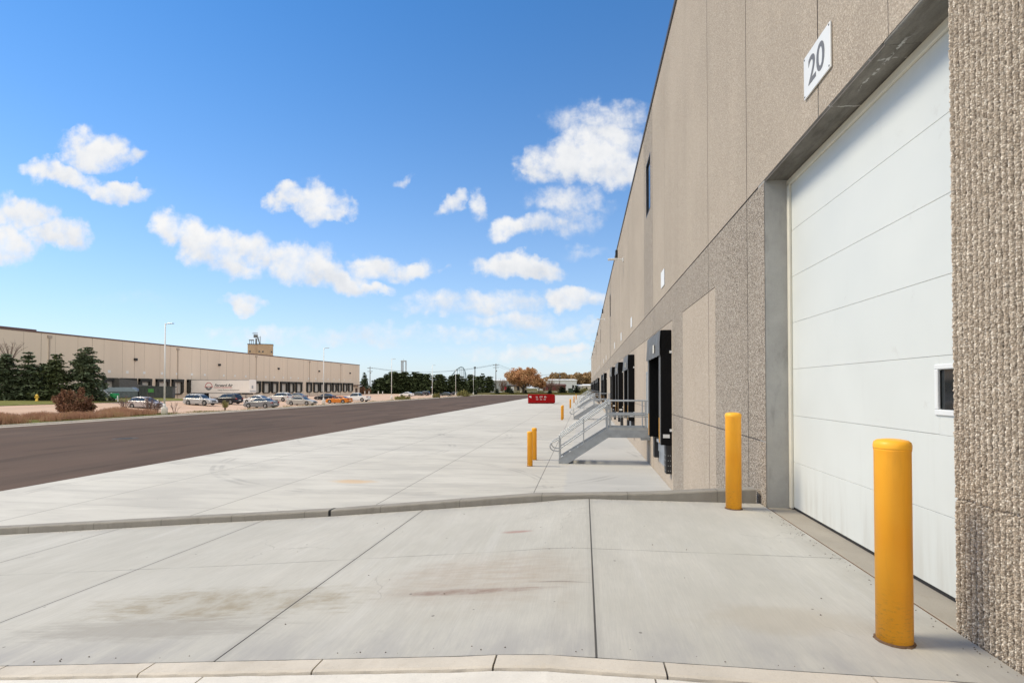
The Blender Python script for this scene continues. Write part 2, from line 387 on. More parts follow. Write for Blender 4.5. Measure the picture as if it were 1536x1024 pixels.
def load_mats():
    M['ramp'] = concrete_ramp(); M['yard'] = concrete_yard()
    M['kerb'] = concrete_plain('kerb_concrete', (.36, .34, .30), (.16, .13, .09), 2.2)
    M['kerbtop'] = concrete_plain('pale_kerb', (.58, .53, .455), (.42, .36, .28), 2.5)
    M['slab'] = concrete_plain('pale_slab', (.70, .665, .60), (.52, .49, .42), 2.5)
    M['jamb'] = concrete_plain('jamb_concrete', (.40, .395, .375), (.15, .15, .14), 2.6, .35)
    M['sill'] = concrete_plain('sill_concrete', (.36, .325, .27), (.2, .165, .12), 2.2)
    M['asphalt'] = asphalt_m()
    M['wall_up'] = aggregate('sandblasted_panel', [(.31, .252, .197), (.43, .36, .285), (.505, .43, .345), (.60, .52, .42)], 75, .35, vstreak=.32)
    M['wall_co'] = aggregate('coarse_aggregate', [(.12, .095, .07), (.28, .232, .185), (.36, .305, .25), (.45, .39, .32), (.60, .54, .46)], 62, .8)
    M['wall_li'] = aggregate('fine_aggregate', [(.34, .27, .205), (.47, .39, .31), (.53, .45, .36), (.62, .54, .445)], 70, .4, vstreak=.2)
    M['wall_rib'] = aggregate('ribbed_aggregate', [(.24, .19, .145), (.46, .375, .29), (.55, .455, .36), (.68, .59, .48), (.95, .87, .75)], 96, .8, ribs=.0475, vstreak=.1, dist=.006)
    M['groove'] = simple('joint_sealant', (.16, .14, .125), .9)
    M['far_wall'] = simple('painted_precast', (.70, .60, .49), .9, var=.06, scale=.25, stretch=(1, 1, .1))
    M['coping'] = simple('brown_coping', (.13, .075, .065), .5)
    M['dkcoping'] = simple('dark_coping', (.09, .08, .075), .5)
    M['white'] = simple('white_paint', (.74, .745, .73), .5, var=.03, scale=1.2)
    M['door'] = door_mat()
    M['cream'] = simple('cream_seal', (.66, .63, .54), .6, var=.05)
    M['yellow'] = yellow_mat()
    M['yellowtop'] = simple('bollard_cap', (.96, .46, .03), .45, var=.05, scale=6)
    M['rust'] = simple('rusty_grime', (.13, .075, .04), .95, var=.4, scale=25)
    M['galv'] = simple('galvanised', (.42, .44, .45), .42, .55, var=.16, scale=5)
    M['galv2'] = simple('galvanised_plate', (.34, .365, .39), .5, .45, var=.22, scale=3)
    M['black'] = simple('black_vinyl', (.006, .006, .0065), .7, var=.3, scale=4, spec=.12)
    M['curtain'] = simple('grey_vinyl', (.115, .11, .105), .5, var=.15, scale=3)
    M['void'] = simple('dark_interior', (.004, .004, .005), .8)
    M['glass'] = NT('dark_glass').out((.015, .018, .02), .06, spec=.8)
    M['carglass'] = NT('car_glass').out((.03, .04, .045), .05, spec=.8)
    M['tyre'] = simple('rubber', (.018, .018, .019), .8)
    M['rim'] = simple('alloy', (.42, .43, .44), .35, .6)
    M['red'] = simple('dumpster_red', (.34, .005, .007), .6, var=.2, scale=2, spec=.15)
    M['blk'] = simple('black_plastic', (.02, .02, .022), .5)
    M['headl'] = simple('headlamp', (.65, .67, .68), .15)
    M['taill'] = simple('tail_lamp', (.30, .01, .012), .2)
    M['grey_txt'] = simple('grey_digits', (.17, .17, .175), .6)
load_mats()
rnd = random.Random(7)
# ------------------------------------------------------------------ THE SETTING
def sheet(name, mat, x0, x1, y0, y1, z=None, nx=2, ny=2, dz=0.0, zf=None, kind='structure'):
    b = MB(); vs = []
    for i in range(nx+1):
        for j in range(ny+1):
            x = lerp(x0, x1, i/nx); y = lerp(y0, y1, j/ny)
            vs.append((x, y, (zf(x, y) if zf else (gz(x, y) if z is None else z))+dz))
    fs = [(i*(ny+1)+j, (i+1)*(ny+1)+j, (i+1)*(ny+1)+j+1, i*(ny+1)+j+1) for i in range(nx) for j in range(ny)]
    b.add(vs, fs, True); return tag(b.build(name, mat, fix=False), kind=kind)

def grass_mat(name, a, b_, c_, sc=.6):
    t = NT(name); n = t.noise(scale=sc, detail=8, rough=.7); f = t.noise(scale=18, detail=5, rough=.8)
    c = t.ramp(n, [(.3, a), (.5, b_), (.72, c_)]); c = t.mix(t.rng(f, .35, .75, 0, .4), c, tuple(v*.5 for v in a))
    return t.out(c, .95, t.bump(f, .8, .03), spec=.1)
M['meadow'] = grass_mat('meadow', (.105, .095, .035), (.125, .115, .045), (.21, .165, .085), .12)
M['lawn'] = grass_mat('lawn', (.12, .13, .03), (.175, .18, .055), (.27, .22, .10), .8)
def gravel_mat():
    t = NT('gravel'); x, y, z = t.sep()[:3]
    n = t.noise(scale=.25, detail=7, rough=.65); f = t.noise(scale=22, detail=5, rough=.8); tr = t.noise(t.mapp(scale=(1, .12, 1)), .8, 5, .6)
    c = t.ramp(n, [(.28, (.50, .33, .235)), (.55, (.60, .42, .31)), (.75, (.64, .49, .38))])
    c = t.mix(t.rng(tr, .45, .7, 0, .45), c, (.40, .34, .285)); c = t.mix(t.rng(f, .3, .7, 0, .35), c, (.30, .225, .17))
    return t.out(c, .95, t.bump(f, .5, .02), spec=.15)
M['gravel'] = gravel_mat()

# one natural ground sheet out to the horizon
def gsheet():
    xs = [-2500, -1200, -600, -400, -300, -200, -150, -120]+[-100+2*i for i in range(31)]+[-30, 0, 60, 200, 600, 2500]
    ys = [-400, -100, 0]+[10+3*i for i in range(40)]+[135, 150, 180, 200, 215, 225, 240, 260, 300, 350, 420, 500, 800, 1500, 4000]
    b = MB(); vs = []
    for x in xs:
        for y in ys: vs.append((x, y, gz(x, y)-.03 - (.35 if -41 < x < 5 and y < 214 else 0)))
    n = len(ys)
    b.add(vs, [(i*n+j, (i+1)*n+j, (i+1)*n+j+1, i*n+j+1) for i in range(len(xs)-1) for j in range(n-1)], True)
    return tag(b.build('ground', M['meadow'], fix=False), kind='structure')
gsheet()
sheet('parking_lot', M['gravel'], -90, -42.3, 53, 206, nx=24, ny=60, dz=.004)
sheet('parking_lot_drive', M['gravel'], -92, -52, 20, 53, nx=20, ny=12, dz=.004)
sheet('grass_mound', M['lawn'], -86, -66.5, 42, 87, nx=16, ny=24, dz=.05)
sheet('grass_verge', M['lawn'], -52, -42.3, 10, 53, nx=4, ny=8, dz=.02)
sheet('road', M['asphalt'], -41.2, -15.86, -60, 214, z=YARD-.004)
sheet('road_turning_end', M['asphalt'], -15.86, 2.4, 206, 214, z=YARD-.004)
sheet('yard', M['yard'], -15.85, 2.405, 7.86, 205.99, z=YARD)
one(lambda b: (b.box(-41.78, -41.2, -60, 214.3, YARD-.2, YARD+.012), b.box(-42.0, -41.78, -60, 214.6, YARD-.2, YARD+.14, .03),
               b.box(-41.2, 3.5, 214.0, 214.5, YARD-.2, YARD+.012), b.box(-41.78, 3.5, 214.5, 214.72, YARD-.2, YARD+.14, .03)), 'road_kerb', M['kerbtop'])['kind'] = 'structure'
sheet('back_road', simple('pale_asphalt', (.42, .41, .39), .9), -200, 60, 262, 270, nx=20, ny=2, dz=.02)
# manhole and its collar set in the asphalt
mh = empty('manhole_cover'); p_ = place(189, 657.5)
one(lambda b: b.lathe([(.0, .012), (.34, .012), (.36, .006), (.36, -.05)], n=28), 'lid', simple('cast_iron', (.03, .028, .026), .7, .3), mh)
one(lambda b: b.lathe([(.37, -.05), (.37, .008), (.62, .008), (.66, -.05)], n=28), 'collar', simple('dark_patch', (.07, .06, .055), .9), mh)
mh.location = (p_.x, p_.y, YARD-.004); tag(mh, 'dark round manhole cover set in the brown asphalt roadway', 'manhole')

# ramp profile
RP = [(-15.2, YARD+.004), (-14.6, -1.235), (-9.8, -.88), (-3.84, -.375), (-.74, -.075), (-.2, -.012), (.07, 0), (2.4, 0)]
def rz(x): return interp(RP, x)
def near_lift(x, y): return interp([(-15.2, .0), (-12, .05), (-9, .085), (-4, .06), (-.53, .028), (.07, 0)], x)*min(1.3, max(0, (7.7-y)/4.5))
def slab(name, mat, y0, y1, dz=0.0, x0=-15.2, x1=2.4, thick=.18, ny=1, topf=None, bevel=0):
    b = MB(); xs = sorted(set([x0, x1]+[x0+(x1-x0)*i/int(60+(x1-x0)*(12 if bevel else 0)) for i in range(int(61+(x1-x0)*(12 if bevel else 0)))]+([.07] if x0 < .07 < x1 else []))); vs = []
    n = len(xs)
    bv = bevel
    prof = [(y0, -thick), (y0, -bv), (y0+bv*.3, -bv*.3), (y0+bv, 0), (y1-bv, 0), (y1-bv*.3, -bv*.3), (y1, -bv), (y1, -thick)] if bv else [(y0, -thick), (y0, 0), (y1, 0), (y1, -thick)]
    k = len(prof)
    for x in xs:
        t_ = (topf(x) if topf else rz(x))+dz
        for q, (y, h) in enumerate(prof):
            jy = jz = 0
            if bv and 0 < q < k-1:
                jy = noise.noise((x*9, q*3.1, y))*.004; jz = min(0, noise.noise((x*7, q*1.7+5, y))*.010+.001) if q in (1, 2, 5, 6) else noise.noise((x*2, q, y))*.002
            vs.append((x, y+jy, t_+h+jz+(0 if topf else near_lift(x, y))))
    fs = [(i*k+j, i*k+j+1, (i+1)*k+j+1, (i+1)*k+j) for i in range(n-1) for j in range(k-1)]
    fs += [tuple(range(k)), tuple(range((n-1)*k, n*k))]
    b.add(vs, fs); return tag(b.build(name, mat), kind='structure')
slab('ramp', M['ramp'], 3.2, 7.73, x1=2.392)
def kt(x): return interp([(-15.2, YARD+.05), (-9.8, -.765), (-3.84, -.285), (-.74, .03), (.9, .095), (2.36, .2)], x)
# kerb along the far side of the ramp, holding the ramp above the lower yard
def kerb_mat():
    m = concrete_plain('ramp_kerb', (.29, .27, .235), (.12, .10, .075), 2.2)
    t = NT(tree=m.node_tree); t.b = m.node_tree.nodes['Principled BSDF']; x, y, z = t.sep()[:3]
    old = t.b.inputs['Base Color'].links[0].from_socket
    fx = t.m('ABSOLUTE', t.m('SUBTRACT', t.m('FRACT', t.m('DIVIDE', x, 1.22)), .5)); j = t.rng(fx, .004, .009, .5, 0)
    big = lines(t, x, [-3.86], .03)
    c = t.mix(j, old, (.12, .11, .095)); c = t.mix(big, c, (.02, .02, .02))
    t.out(c); return m
slab('kerb', kerb_mat(), 7.74, 7.94, x1=2.34, topf=kt, thick=.45, bevel=.02)
# kerb and pale slab on the camera's side of the ramp, in cast lengths with open joints
cuts = [-15.2, -13.6, -12.4, -11.2, -9.9, -8.7, -7.5, -6.3, -5.1, -3.9, -2.78, -1.62, -.52, .45, 1.55, 2.36]
for a_, b_ in zip(cuts, cuts[1:]): slab('kerb_length', M['kerbtop'], 3.025, 3.188, dz=.012, x0=a_+.006, x1=b_-.006, bevel=.022, thick=.3)
cuts2 = [-15.2, -12.6, -10, -7.4, -4.9, -2.3, .38, 2.38]
for a_, b_ in zip(cuts2, cuts2[1:]): slab('pavement', M['slab'], -6, 3.012, dz=.006, x0=a_+.006, x1=b_-.006, bevel=.02, thick=.3)
sheet('pavement_bed', M['groove'], -15.3, 2.40, -6, 7.80, z=None, nx=60, ny=1, zf=lambda x, y: max(rz(x)-.16, YARD-.2))
sheet('road_near', M['asphalt'], -15.86, -15.2, -60, 7.86, z=YARD-.006)

# loose grit swept against the wall joint and the kerb
def grit():
    b = MB(); rg = random.Random(5)
    for i in range(230):
        u = rg.random()
        if u < .4: x, y = 2.36-abs(rg.gauss(0, .05)), rg.uniform(3.3, 7.5)
        elif u < .75: x, y = rg.uniform(-9, 2.2), 7.70-abs(rg.gauss(0, .03))
        elif u < .9: x, y = rg.uniform(-4, 2.2), 3.24+abs(rg.gauss(0, .04))
        else: x, y = rg.uniform(-4, 2.2), rg.uniform(3.4, 7.4)
        r_ = rg.uniform(.0025, .008); z = rz(x)+near_lift(x, y)+r_*.4
        p = [(x+r_*rg.uniform(.6, 1.2)*d[0], y+r_*rg.uniform(.6, 1.2)*d[1], z+r_*.7*d[2]) for d in ((1, 0, 0), (-1, 0, 0), (0, 1, 0), (0, -1, 0), (0, 0, 1), (0, 0, -1))]
        b.add(p, [(0, 2, 4), (2, 1, 4), (1, 3, 4), (3, 0, 4), (2, 0, 5), (1, 2, 5), (3, 1, 5), (0, 3, 5)])
    tag(b.build('grit', simple('grit_stone', (.16, .14, .12), .95, var=.5, scale=40), fix=False), 'dark grit scattered along the kerb and the wall joint of the ramp', 'grit', kind='stuff')
grit()
# ------------------------------------------------------------------ OUR WAREHOUSE
WH = empty('warehouse')
def panel_wall(b, X, sg, ycuts, zcuts, skip, mat, depth):
    """wall in the plane x=X, grooves recessed; ycuts/zcuts = [(a,b,groove)]"""
    ny, nz = len(ycuts), len(zcuts)
    D = [[None]*nz for _ in range(ny)]
    for i, (ya, yb, yg) in enumerate(ycuts):
        for k, (za, zb, zg) in enumerate(zcuts):
            if skip((ya+yb)/2, (za+zb)/2): continue
            D[i][k] = depth if (yg or zg(((ya+yb)/2)) if callable(zg) else (yg or zg)) else 0.0
    for i, (ya, yb, yg) in enumerate(ycuts):
        for k, (za, zb, zg) in enumerate(zcuts):
            d = D[i][k]
            if d is None: continue
            x = X-sg*d; b.mi = mat((ya+yb)/2, (za+zb)/2) if d == 0 else 3
            b.quad((x, ya, za), (x, yb, za), (x, yb, zb), (x, ya, zb))
            b.mi = 3
            if i+1 < ny and D[i+1][k] is not None and D[i+1][k] != d:
                x2 = X-sg*D[i+1][k]; b.quad((x, yb, za), (x2, yb, za), (x2, yb, zb), (x, yb, zb))
            if k+1 < nz and D[i][k+1] is not None and D[i][k+1] != d:
                x2 = X-sg*D[i][k+1]; b.quad((x, ya, zb), (x2, ya, zb), (x2, yb, zb), (x, yb, zb))
def cuts_of(lo, hi, grooves, breaks):
    """grooves [(centre,width)], breaks = extra material boundaries"""
    ev = [(lo, None), (hi, None)]+[(b_, None) for b_ in breaks if lo < b_ < hi]
    pts = set(round(e[0], 4) for e in ev)
    for c, w in grooves:
        if lo < c < hi: pts.add(round(c-w/2, 4)); pts.add(round(c+w/2, 4))
    pts = sorted(pts); out = []
    for a, b_ in zip(pts, pts[1:]):
        m_ = (a+b_)/2; out.append((a, b_, any(abs(m_-c) < w/2 for c, w in grooves)))
    return out
Y0W, Y1W, ROOF = -6.0, 181.0, 11.72
DOCKS = [15.25, 26.2, 33.7, 41.2, 57.5, 65.0, 84.0, 91.5, 99.0, 113.0, 120.5, 128.0, 142.0, 149.5, 157.0, 168.0]
SW = 3.0
dark_strips = [(13.55, 15.1), (47.2, 49.9)]+[(76.2, 78.6), (104.8, 107.2), (133.4, 135.8), (161, 163.4)]
up_strips = [(19.25, 21.9)]+[(48.4, 50.9), (77, 79.4), (105.5, 108), (134, 136.5)]
gy = [(4.57, .008), (5.85, .02), (8.3, .02), (10.8, .02), (16.4, .01), (19.22, .03), (21.93, .02), (29.2, .03)]+[(36.5+7.3*i, .03) for i in range(20)]
low_only = [(10.27, .014), (13.58, .014)]
windows = [(19.8, 21.15), (49.2, 50.6), (78.3, 79.7), (107, 108.4)]
def z_low(y, z): return z < 4.355
ycs = cuts_of(Y0W, Y1W, [(c, w) for c, w in gy]+low_only, [2.6, 3.86, 7.54, 15.1]+[q for s_ in dark_strips+up_strips+windows for q in s_]+[q for d in DOCKS for q in (d-.1, d+SW+.1)])
zcs = cuts_of(-1.45, ROOF, [(.86, .016), (3.45, .014), (4.37, .03)], [-.1, 8.15, 10.2])
zcs = [(a, b_, ((lambda y: 10.27 < y < 13.58 or y > 15.1) if g and 3.4 < a < 3.5 else g)) for a, b_, g in zcs]
def wskip(y, z):
    if 3.86 < y < 7.54 and z < 4.355: return True
    if 2.6 < y < 3.86 and -.1 < z < 4.355: return True
    if 8.15 < z < 10.2 and any(a < y < b_ for a, b_ in windows): return True
    return False
def wmat(y, z):
    if z > 4.37: return 1 if any(a < y < b_ for a, b_ in up_strips) else 0
    if y < 10.27 or any(a < y < b_ for a, b_ in dark_strips): return 1
    if z > 3.45: return 1
    return 2
# grooves of the lower storey that do not run on upwards are filled flush
def wall(b):
    class F: pass
    panel_wall(b, WX, -1, [(a, c, (g and not any(abs((a+c)/2-q[0]) < .02 for q in low_only))) for a, c, g in ycs], zcs, wskip, wmat, .014)
    b.mi = 0
    b.quad((WX, Y1W, -1.45), (WX+60, Y1W, -1.45), (WX+60, Y1W, ROOF), (WX, Y1W, ROOF))
    b.quad((WX, Y0W, -1.45), (WX+60, Y0W, -1.45), (WX+60, Y0W, ROOF), (WX, Y0W, ROOF))
    b.quad((WX+60, Y0W, -1.45), (WX+60, Y1W, -1.45), (WX+60, Y1W, ROOF), (WX+60, Y0W, ROOF))
one(wall, 'wall', [M['wall_up'], M['wall_co'], M['wall_li'], M['groove']], WH, fix=False)
one(lambda b: b.quad((WX+.3, Y0W, ROOF-.3), (WX+60, Y0W, ROOF-.3), (WX+60, Y1W, ROOF-.3), (WX+.3, Y1W, ROOF-.3)), 'roof', M['coping'], WH)
one(lambda b: b.box(WX-.04, WX+.35, Y0W-.04, Y1W+.04, ROOF-.1, ROOF+.03), 'parapet_coping', M['dkcoping'], WH)
# deeply ribbed precast pier beside the camera: real relief
def ribs(b):
    y0, y1, z0, z1 = 2.6, 3.86, -.1, 4.352; dy, dz = .0056, .0095
    ny, nz = int((y1-y0)/dy), int((z1-z0)/dz); vs = []
    P = .0475
    for i in range(ny+1):
        y = y0+(y1-y0)*i/ny
        for k in range(nz+1):
            z = z0+(z1-z0)*k/nz
            n1 = noise.noise((y*14, z*30, 9.1))*.005
            ph = (y+n1)/P; s_ = .5+.5*math.cos(2*math.pi*ph)
            r_ = s_**.7
            n2 = noise.noise((y*66+z*38, z*66-y*38, .5)); n3 = noise.noise((y*130-z*95, z*130+y*95, 7.7)); n4 = noise.noise((y*30, z*30, 4.2))
            h = .034*r_+.006*n2*(.3+r_)+.0035*n3+.003*n4
            if abs(z-.862+noise.noise((y*9, 0, 0))*.006) < .008: h = min(h, .006)
            vs.append((WX+.022-h, y, z))
    n = nz+1
    fs = [(i*n+k, (i+1)*n+k, (i+1)*n+k+1, i*n+k+1) for i in range(ny) for k in range(nz)]
    b.add(vs, fs, False)
    e = [vs[ny*n+k] for k in range(n)]; q = [(WX+.06, y1, p[2]) for p in e]
    b.add(e+q, [(k, k+1, n+k+1, n+k) for k in range(n-1)])
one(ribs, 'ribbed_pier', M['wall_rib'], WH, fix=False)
# doorway surround
one(lambda b: b.box(WX+.004, DX+.06, 7.54, 7.8, -.05, 4.52, .012), 'jamb', M['jamb'], WH)
one(lambda b: b.box(WX+.06, DX+.06, 3.62, 3.86, -.05, 4.52, .01), 'jamb', M['jamb'], WH)
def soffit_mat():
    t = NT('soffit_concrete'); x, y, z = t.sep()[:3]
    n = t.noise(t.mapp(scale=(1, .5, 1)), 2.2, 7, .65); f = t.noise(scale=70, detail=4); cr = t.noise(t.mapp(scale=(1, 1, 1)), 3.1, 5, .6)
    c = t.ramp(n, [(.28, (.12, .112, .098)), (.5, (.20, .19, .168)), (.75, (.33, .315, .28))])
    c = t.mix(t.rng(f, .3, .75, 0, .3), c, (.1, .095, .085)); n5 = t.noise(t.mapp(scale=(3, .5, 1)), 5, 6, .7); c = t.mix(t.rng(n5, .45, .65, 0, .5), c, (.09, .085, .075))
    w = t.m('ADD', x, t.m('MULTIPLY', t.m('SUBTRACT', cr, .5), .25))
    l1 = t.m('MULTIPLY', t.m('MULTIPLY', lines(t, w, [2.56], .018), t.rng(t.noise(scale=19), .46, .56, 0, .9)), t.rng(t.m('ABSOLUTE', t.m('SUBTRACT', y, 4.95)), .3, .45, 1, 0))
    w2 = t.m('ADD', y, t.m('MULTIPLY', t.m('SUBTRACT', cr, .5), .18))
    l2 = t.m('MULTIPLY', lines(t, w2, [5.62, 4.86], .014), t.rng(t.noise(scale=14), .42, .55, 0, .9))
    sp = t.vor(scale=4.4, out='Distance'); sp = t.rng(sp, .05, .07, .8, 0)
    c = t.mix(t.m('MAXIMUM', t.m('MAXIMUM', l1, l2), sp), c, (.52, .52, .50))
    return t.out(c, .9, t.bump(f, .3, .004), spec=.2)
def lintel(b):
    b.box(WX+.004, DX+.06, 4.66, 7.54, 4.368, 4.62, .01); b.box(WX+.004, DX+.06, 3.5, 4.65, 4.356, 4.62, .01)
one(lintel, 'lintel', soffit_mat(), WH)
one(lambda b: b.box(WX+.022, DX+.3, 3.86, 7.54, -.4, -.012, .008), 'threshold', M['sill'], WH)
one(lambda b: b.box(WX-.008, WX+.021, 3.2, 7.73, -.3, -.016), 'expansion_joint', M['rust'], WH)
# overhead door: seven sections
zz = [0.0]+[.61*i for i in range(1, 7)]+[4.3]
for i in range(7):
    a, c = zz[i], zz[i+1]
    def sec(b, a=a, c=c, i=i):
        z0_, z1_ = a+(.02 if i == 0 else .0012), c-.0012
        if i != 2: b.box(DX, DX+.045, 3.74, 7.50, z0_, z1_, .0025)
        else:
            b.box(DX, DX+.045, 3.74, 4.02, z0_, z1_, .004); b.box(DX, DX+.045, 4.54, 7.50, z0_, z1_, .004)
            b.box(DX, DX+.045, 4.02, 4.54, z0_, 1.41); b.box(DX, DX+.045, 4.02, 4.54, 1.73, z1_)
    one(sec, 'door_panel', M['door'], WH)
wd = one(lambda b: (b.box(DX-.016, DX+.02, 3.97, 4.58, 1.37, 1.415, .006), b.box(DX-.016, DX+.02, 3.97, 4.58, 1.725, 1.765, .006),
                    b.box(DX-.016, DX+.02, 3.97, 4.03, 1.415, 1.725, .006), b.box(DX-.016, DX+.02, 4.54, 4.58, 1.415, 1.725, .006)), 'door_window', M['white'], WH)
one(lambda b: b.box(DX+.012, DX+.018, 4.03, 4.54, 1.41, 1.73), 'pane', M['glass'], wd)
one(lambda b: b.box(DX+.2, DX+.24, 3.5, 7.7, -.2, 4.6), 'door_backing', M['void'], WH)
one(lambda b: (b.box(DX-.035, DX-.001, 7.46, 7.538, .0, 4.30, .006), b.box(DX-.035, DX-.001, 3.862, 3.93, .0, 4.30, .006), b.box(DX-.035, DX-.001, 3.862, 7.538, 4.272, 4.355, .006)), 'weather_seal', M['cream'], WH)
one(lambda b: b.box(DX+.005, DX+.03, 3.75, 7.5, -.011, .02), 'bottom_seal', M['blk'], WH)
# number sign 20
def nsign(yc, w, h, zc_, digits=None):
    sg = one(lambda b: b.box(WX-.022, WX-.006, yc-w/2, yc+w/2, zc_-h/2, zc_+h/2, .003), 'number_sign', M['white'], WH)
    if digits:
        Mx = Matrix(((0, 0, -1, WX-.0235), (-1, 0, 0, yc), (0, 1, 0, zc_-.005), (0, 0, 0, 1)))
        one(lambda b: text_mb(b, digits, .40, Mx, .001, bold=.006), 'digits', M['grey_txt'], sg)
        def sc(b):
            for s1 in (-1, 1):
                for s2 in (-1, 1):
                    Mq = (WX-.0215, yc+s1*(w/2-.025), zc_+s2*(h/2-.025))
                    b.box(Mq[0]-.004, Mq[0], Mq[1]-.007, Mq[1]+.007, Mq[2]-.007, Mq[2]+.007)
        one(sc, 'screw', M['blk'], sg)
nsign(5.835, .63, .455, 4.94, '20')
for d in DOCKS: nsign(d+SW/2, .68, .5, 4.93)
# upper windows, wall lights, scuppers
for a, c in windows:
    f = one(lambda b: (b.box(WX+.0, WX+.1, a, c, 8.15, 8.22), b.box(WX+.0, WX+.1, a, c, 10.13, 10.2), b.box(WX+.0, WX+.1, a, a+.07, 8.22, 10.13), b.box(WX+.0, WX+.1, c-.07, c, 8.22, 10.13)), 'window', M['blk'], WH)
    one(lambda b: b.box(WX+.05, WX+.06, a+.07, c-.07, 8.22, 10.13), 'pane', M['glass'], f)
for y in (33, 61.6, 90, 118.5, 147, 172):
    l_ = one(lambda b: (b.box(WX-.06, WX-.001, y-.09, y+.09, 9.27, 9.53, .01), b.tube([(WX-.05, y, 9.42), (WX-.3, y, 9.45), (WX-.42, y, 9.45)], .03, 8)), 'wall_light', M['white'], WH)
    one(lambda b: b.box(WX-.95, WX-.40, y-.16, y+.16, 9.40, 9.48, .02), 'lamp_head', M['white'], l_)
for y in (38.8, 67.5, 96, 124.5, 153):
    one(lambda b: b.box(WX-.16, WX-.001, y-.2, y+.2, 10.95, 11.45, .01), 'scupper', M['blk'], WH)
# dock shelters
def shelter(Y):
    W = SW; xf = WX-.30
    def pads(b):
        b.box(xf+.004, WX-.001, Y, Y+.36, 0.0, 3.2, .015); b.box(xf+.004, WX-.001, Y+W-.36, Y+W, 0.0, 3.2, .015)
        b.box(xf+.004, WX-.001, Y+.36, Y+W-.36, 2.75, 3.2)
        b.tube([(xf+.02, Y-.012, 2.55), (WX-.02, Y-.012, 3.1)], .008, 5); b.tube([(xf+.02, Y-.012, 2.9), (WX-.05, Y-.012, 3.17)], .006, 5)
    s_ = one(pads, 'dock_shelter', M['black'], WH)
    def curtain(b):
        n = 14; vs = []
        for i in range(n+1):
            y = Y-.02+(W+.04)*i/n; w1 = math.sin(i*2.3)*.012; w2 = math.sin(i*1.7+1)*.02
            vs += [(xf-.005, y, 3.19+.012*math.sin(i*.9)), (xf-.03+w1, y, 2.85), (xf-.045+w2, y, 2.48+.02*math.sin(i*1.9))]
        b.add(vs, [(3*i+k, 3*i+3+k, 3*i+4+k, 3*i+1+k) for i in range(n) for k in (0, 1)], True)
        b.add([(v[0]+.012, v[1], v[2]) for v in vs], [(3*i+k, 3*i+1+k, 3*i+4+k, 3*i+3+k) for i in range(n) for k in (0, 1)], True)
    one(curtain, 'header_curtain', M['curtain'], s_)
    one(lambda b: (b.box(xf-.002, xf+.003, Y+.02, Y+.34, .02, 2.7), b.box(xf-.002, xf+.003, Y+W-.34, Y+W-.02, .02, 2.7)), 'side_curtain', M['curtain'], s_)
    one(lambda b: (b.box(xf-.008, xf-.003, Y+.24, Y+.31, .05, .75), b.box(xf-.008, xf-.003, Y+W-.31, Y+W-.24, .05, .75)), 'guide_stripe', M['yellowtop'], s_)
    one(lambda b: b.box(WX-.012, WX-.004, Y+.3, Y+W-.3, -.02, 2.8), 'dark_opening', M['void'], s_)  # flat black panel; the darkness of the opening is put into its colour
    one(lambda b: (b.box(WX-.16, WX-.004, Y+W-.5, Y+W-.18, -.66, .0, .012),), 'bumper', M['blk'], s_)
    def bp(b):
        b.box(WX-.16, WX-.004, Y+.02, Y+.34, -.80, .0, .012)
    one(bp, 'bumper', M['blk'], s_)
    if Y < 45: one(lambda b: [b.box(WX-.165, WX-.159, Y+.02+q, Y+.05+q, z_, z_+.03) for q in (.05, .22) for z_ in (-.72, -.58, -.44, -.3)]+[b.box(WX-.11+q*.2, WX-.09+q*.2, Y+.014, Y+.021, z_, z_+.02) for q in (0, .3) for z_ in (-.72, -.58, -.44, -.3)], 'bumper_bolts', M['galv'], s_)
    one(lambda b: (b.box(WX-.05, WX-.003, Y+.45, Y+W-.6, -.42, -.03), b.box(WX-.012, WX-.003, Y+.36, Y+W-.5, -.78, -.42), b.box(WX-.11, WX-.05, Y+.5, Y+W-.65, -.12, -.03)), 'dock_leveller', M['galv2'], s_)
    one(lambda b: (b.box(xf+.06, xf+.24, Y-.006, Y-.0015, .20, .30),), 'data_label', M['white'], s_)
    one(lambda b: (b.box(xf-.062, xf-.05, Y+.95, Y+1.2, 2.62, 2.86),), 'header_label', M['cream'], s_)
    one(lambda b: [b.box(WX-.06, WX-.002, Y-.05, Y-.002, z_, z_+.07) for z_ in (.38, 2.55)], 'bracket', M['white'], s_)
for d in DOCKS: shelter(d)
# personnel doors beside each stair
STAIRS = [20.05, 48.4, 76.8, 105.3, 133.8]
for y in STAIRS:
    f = one(lambda b: (b.box(WX-.035, WX-.002, y+.08, y+.13, .03, 2.2), b.box(WX-.035, WX-.002, y+1.02, y+1.07, .03, 2.2), b.box(WX-.035, WX-.002, y+.13, y+1.02, 2.15, 2.2)), 'door_frame', M['galv'], WH)
    lf = one(lambda b: b.box(WX-.02, WX-.003, y+.13, y+1.02, .03, 2.15), 'personnel_door', simple('grey_door', (.36, .37, .37), .5), f)
rebase(WH, (WX, 7, YARD))
tag(WH, 'long tan precast concrete warehouse on the right with the number 20 roller door', 'warehouse')

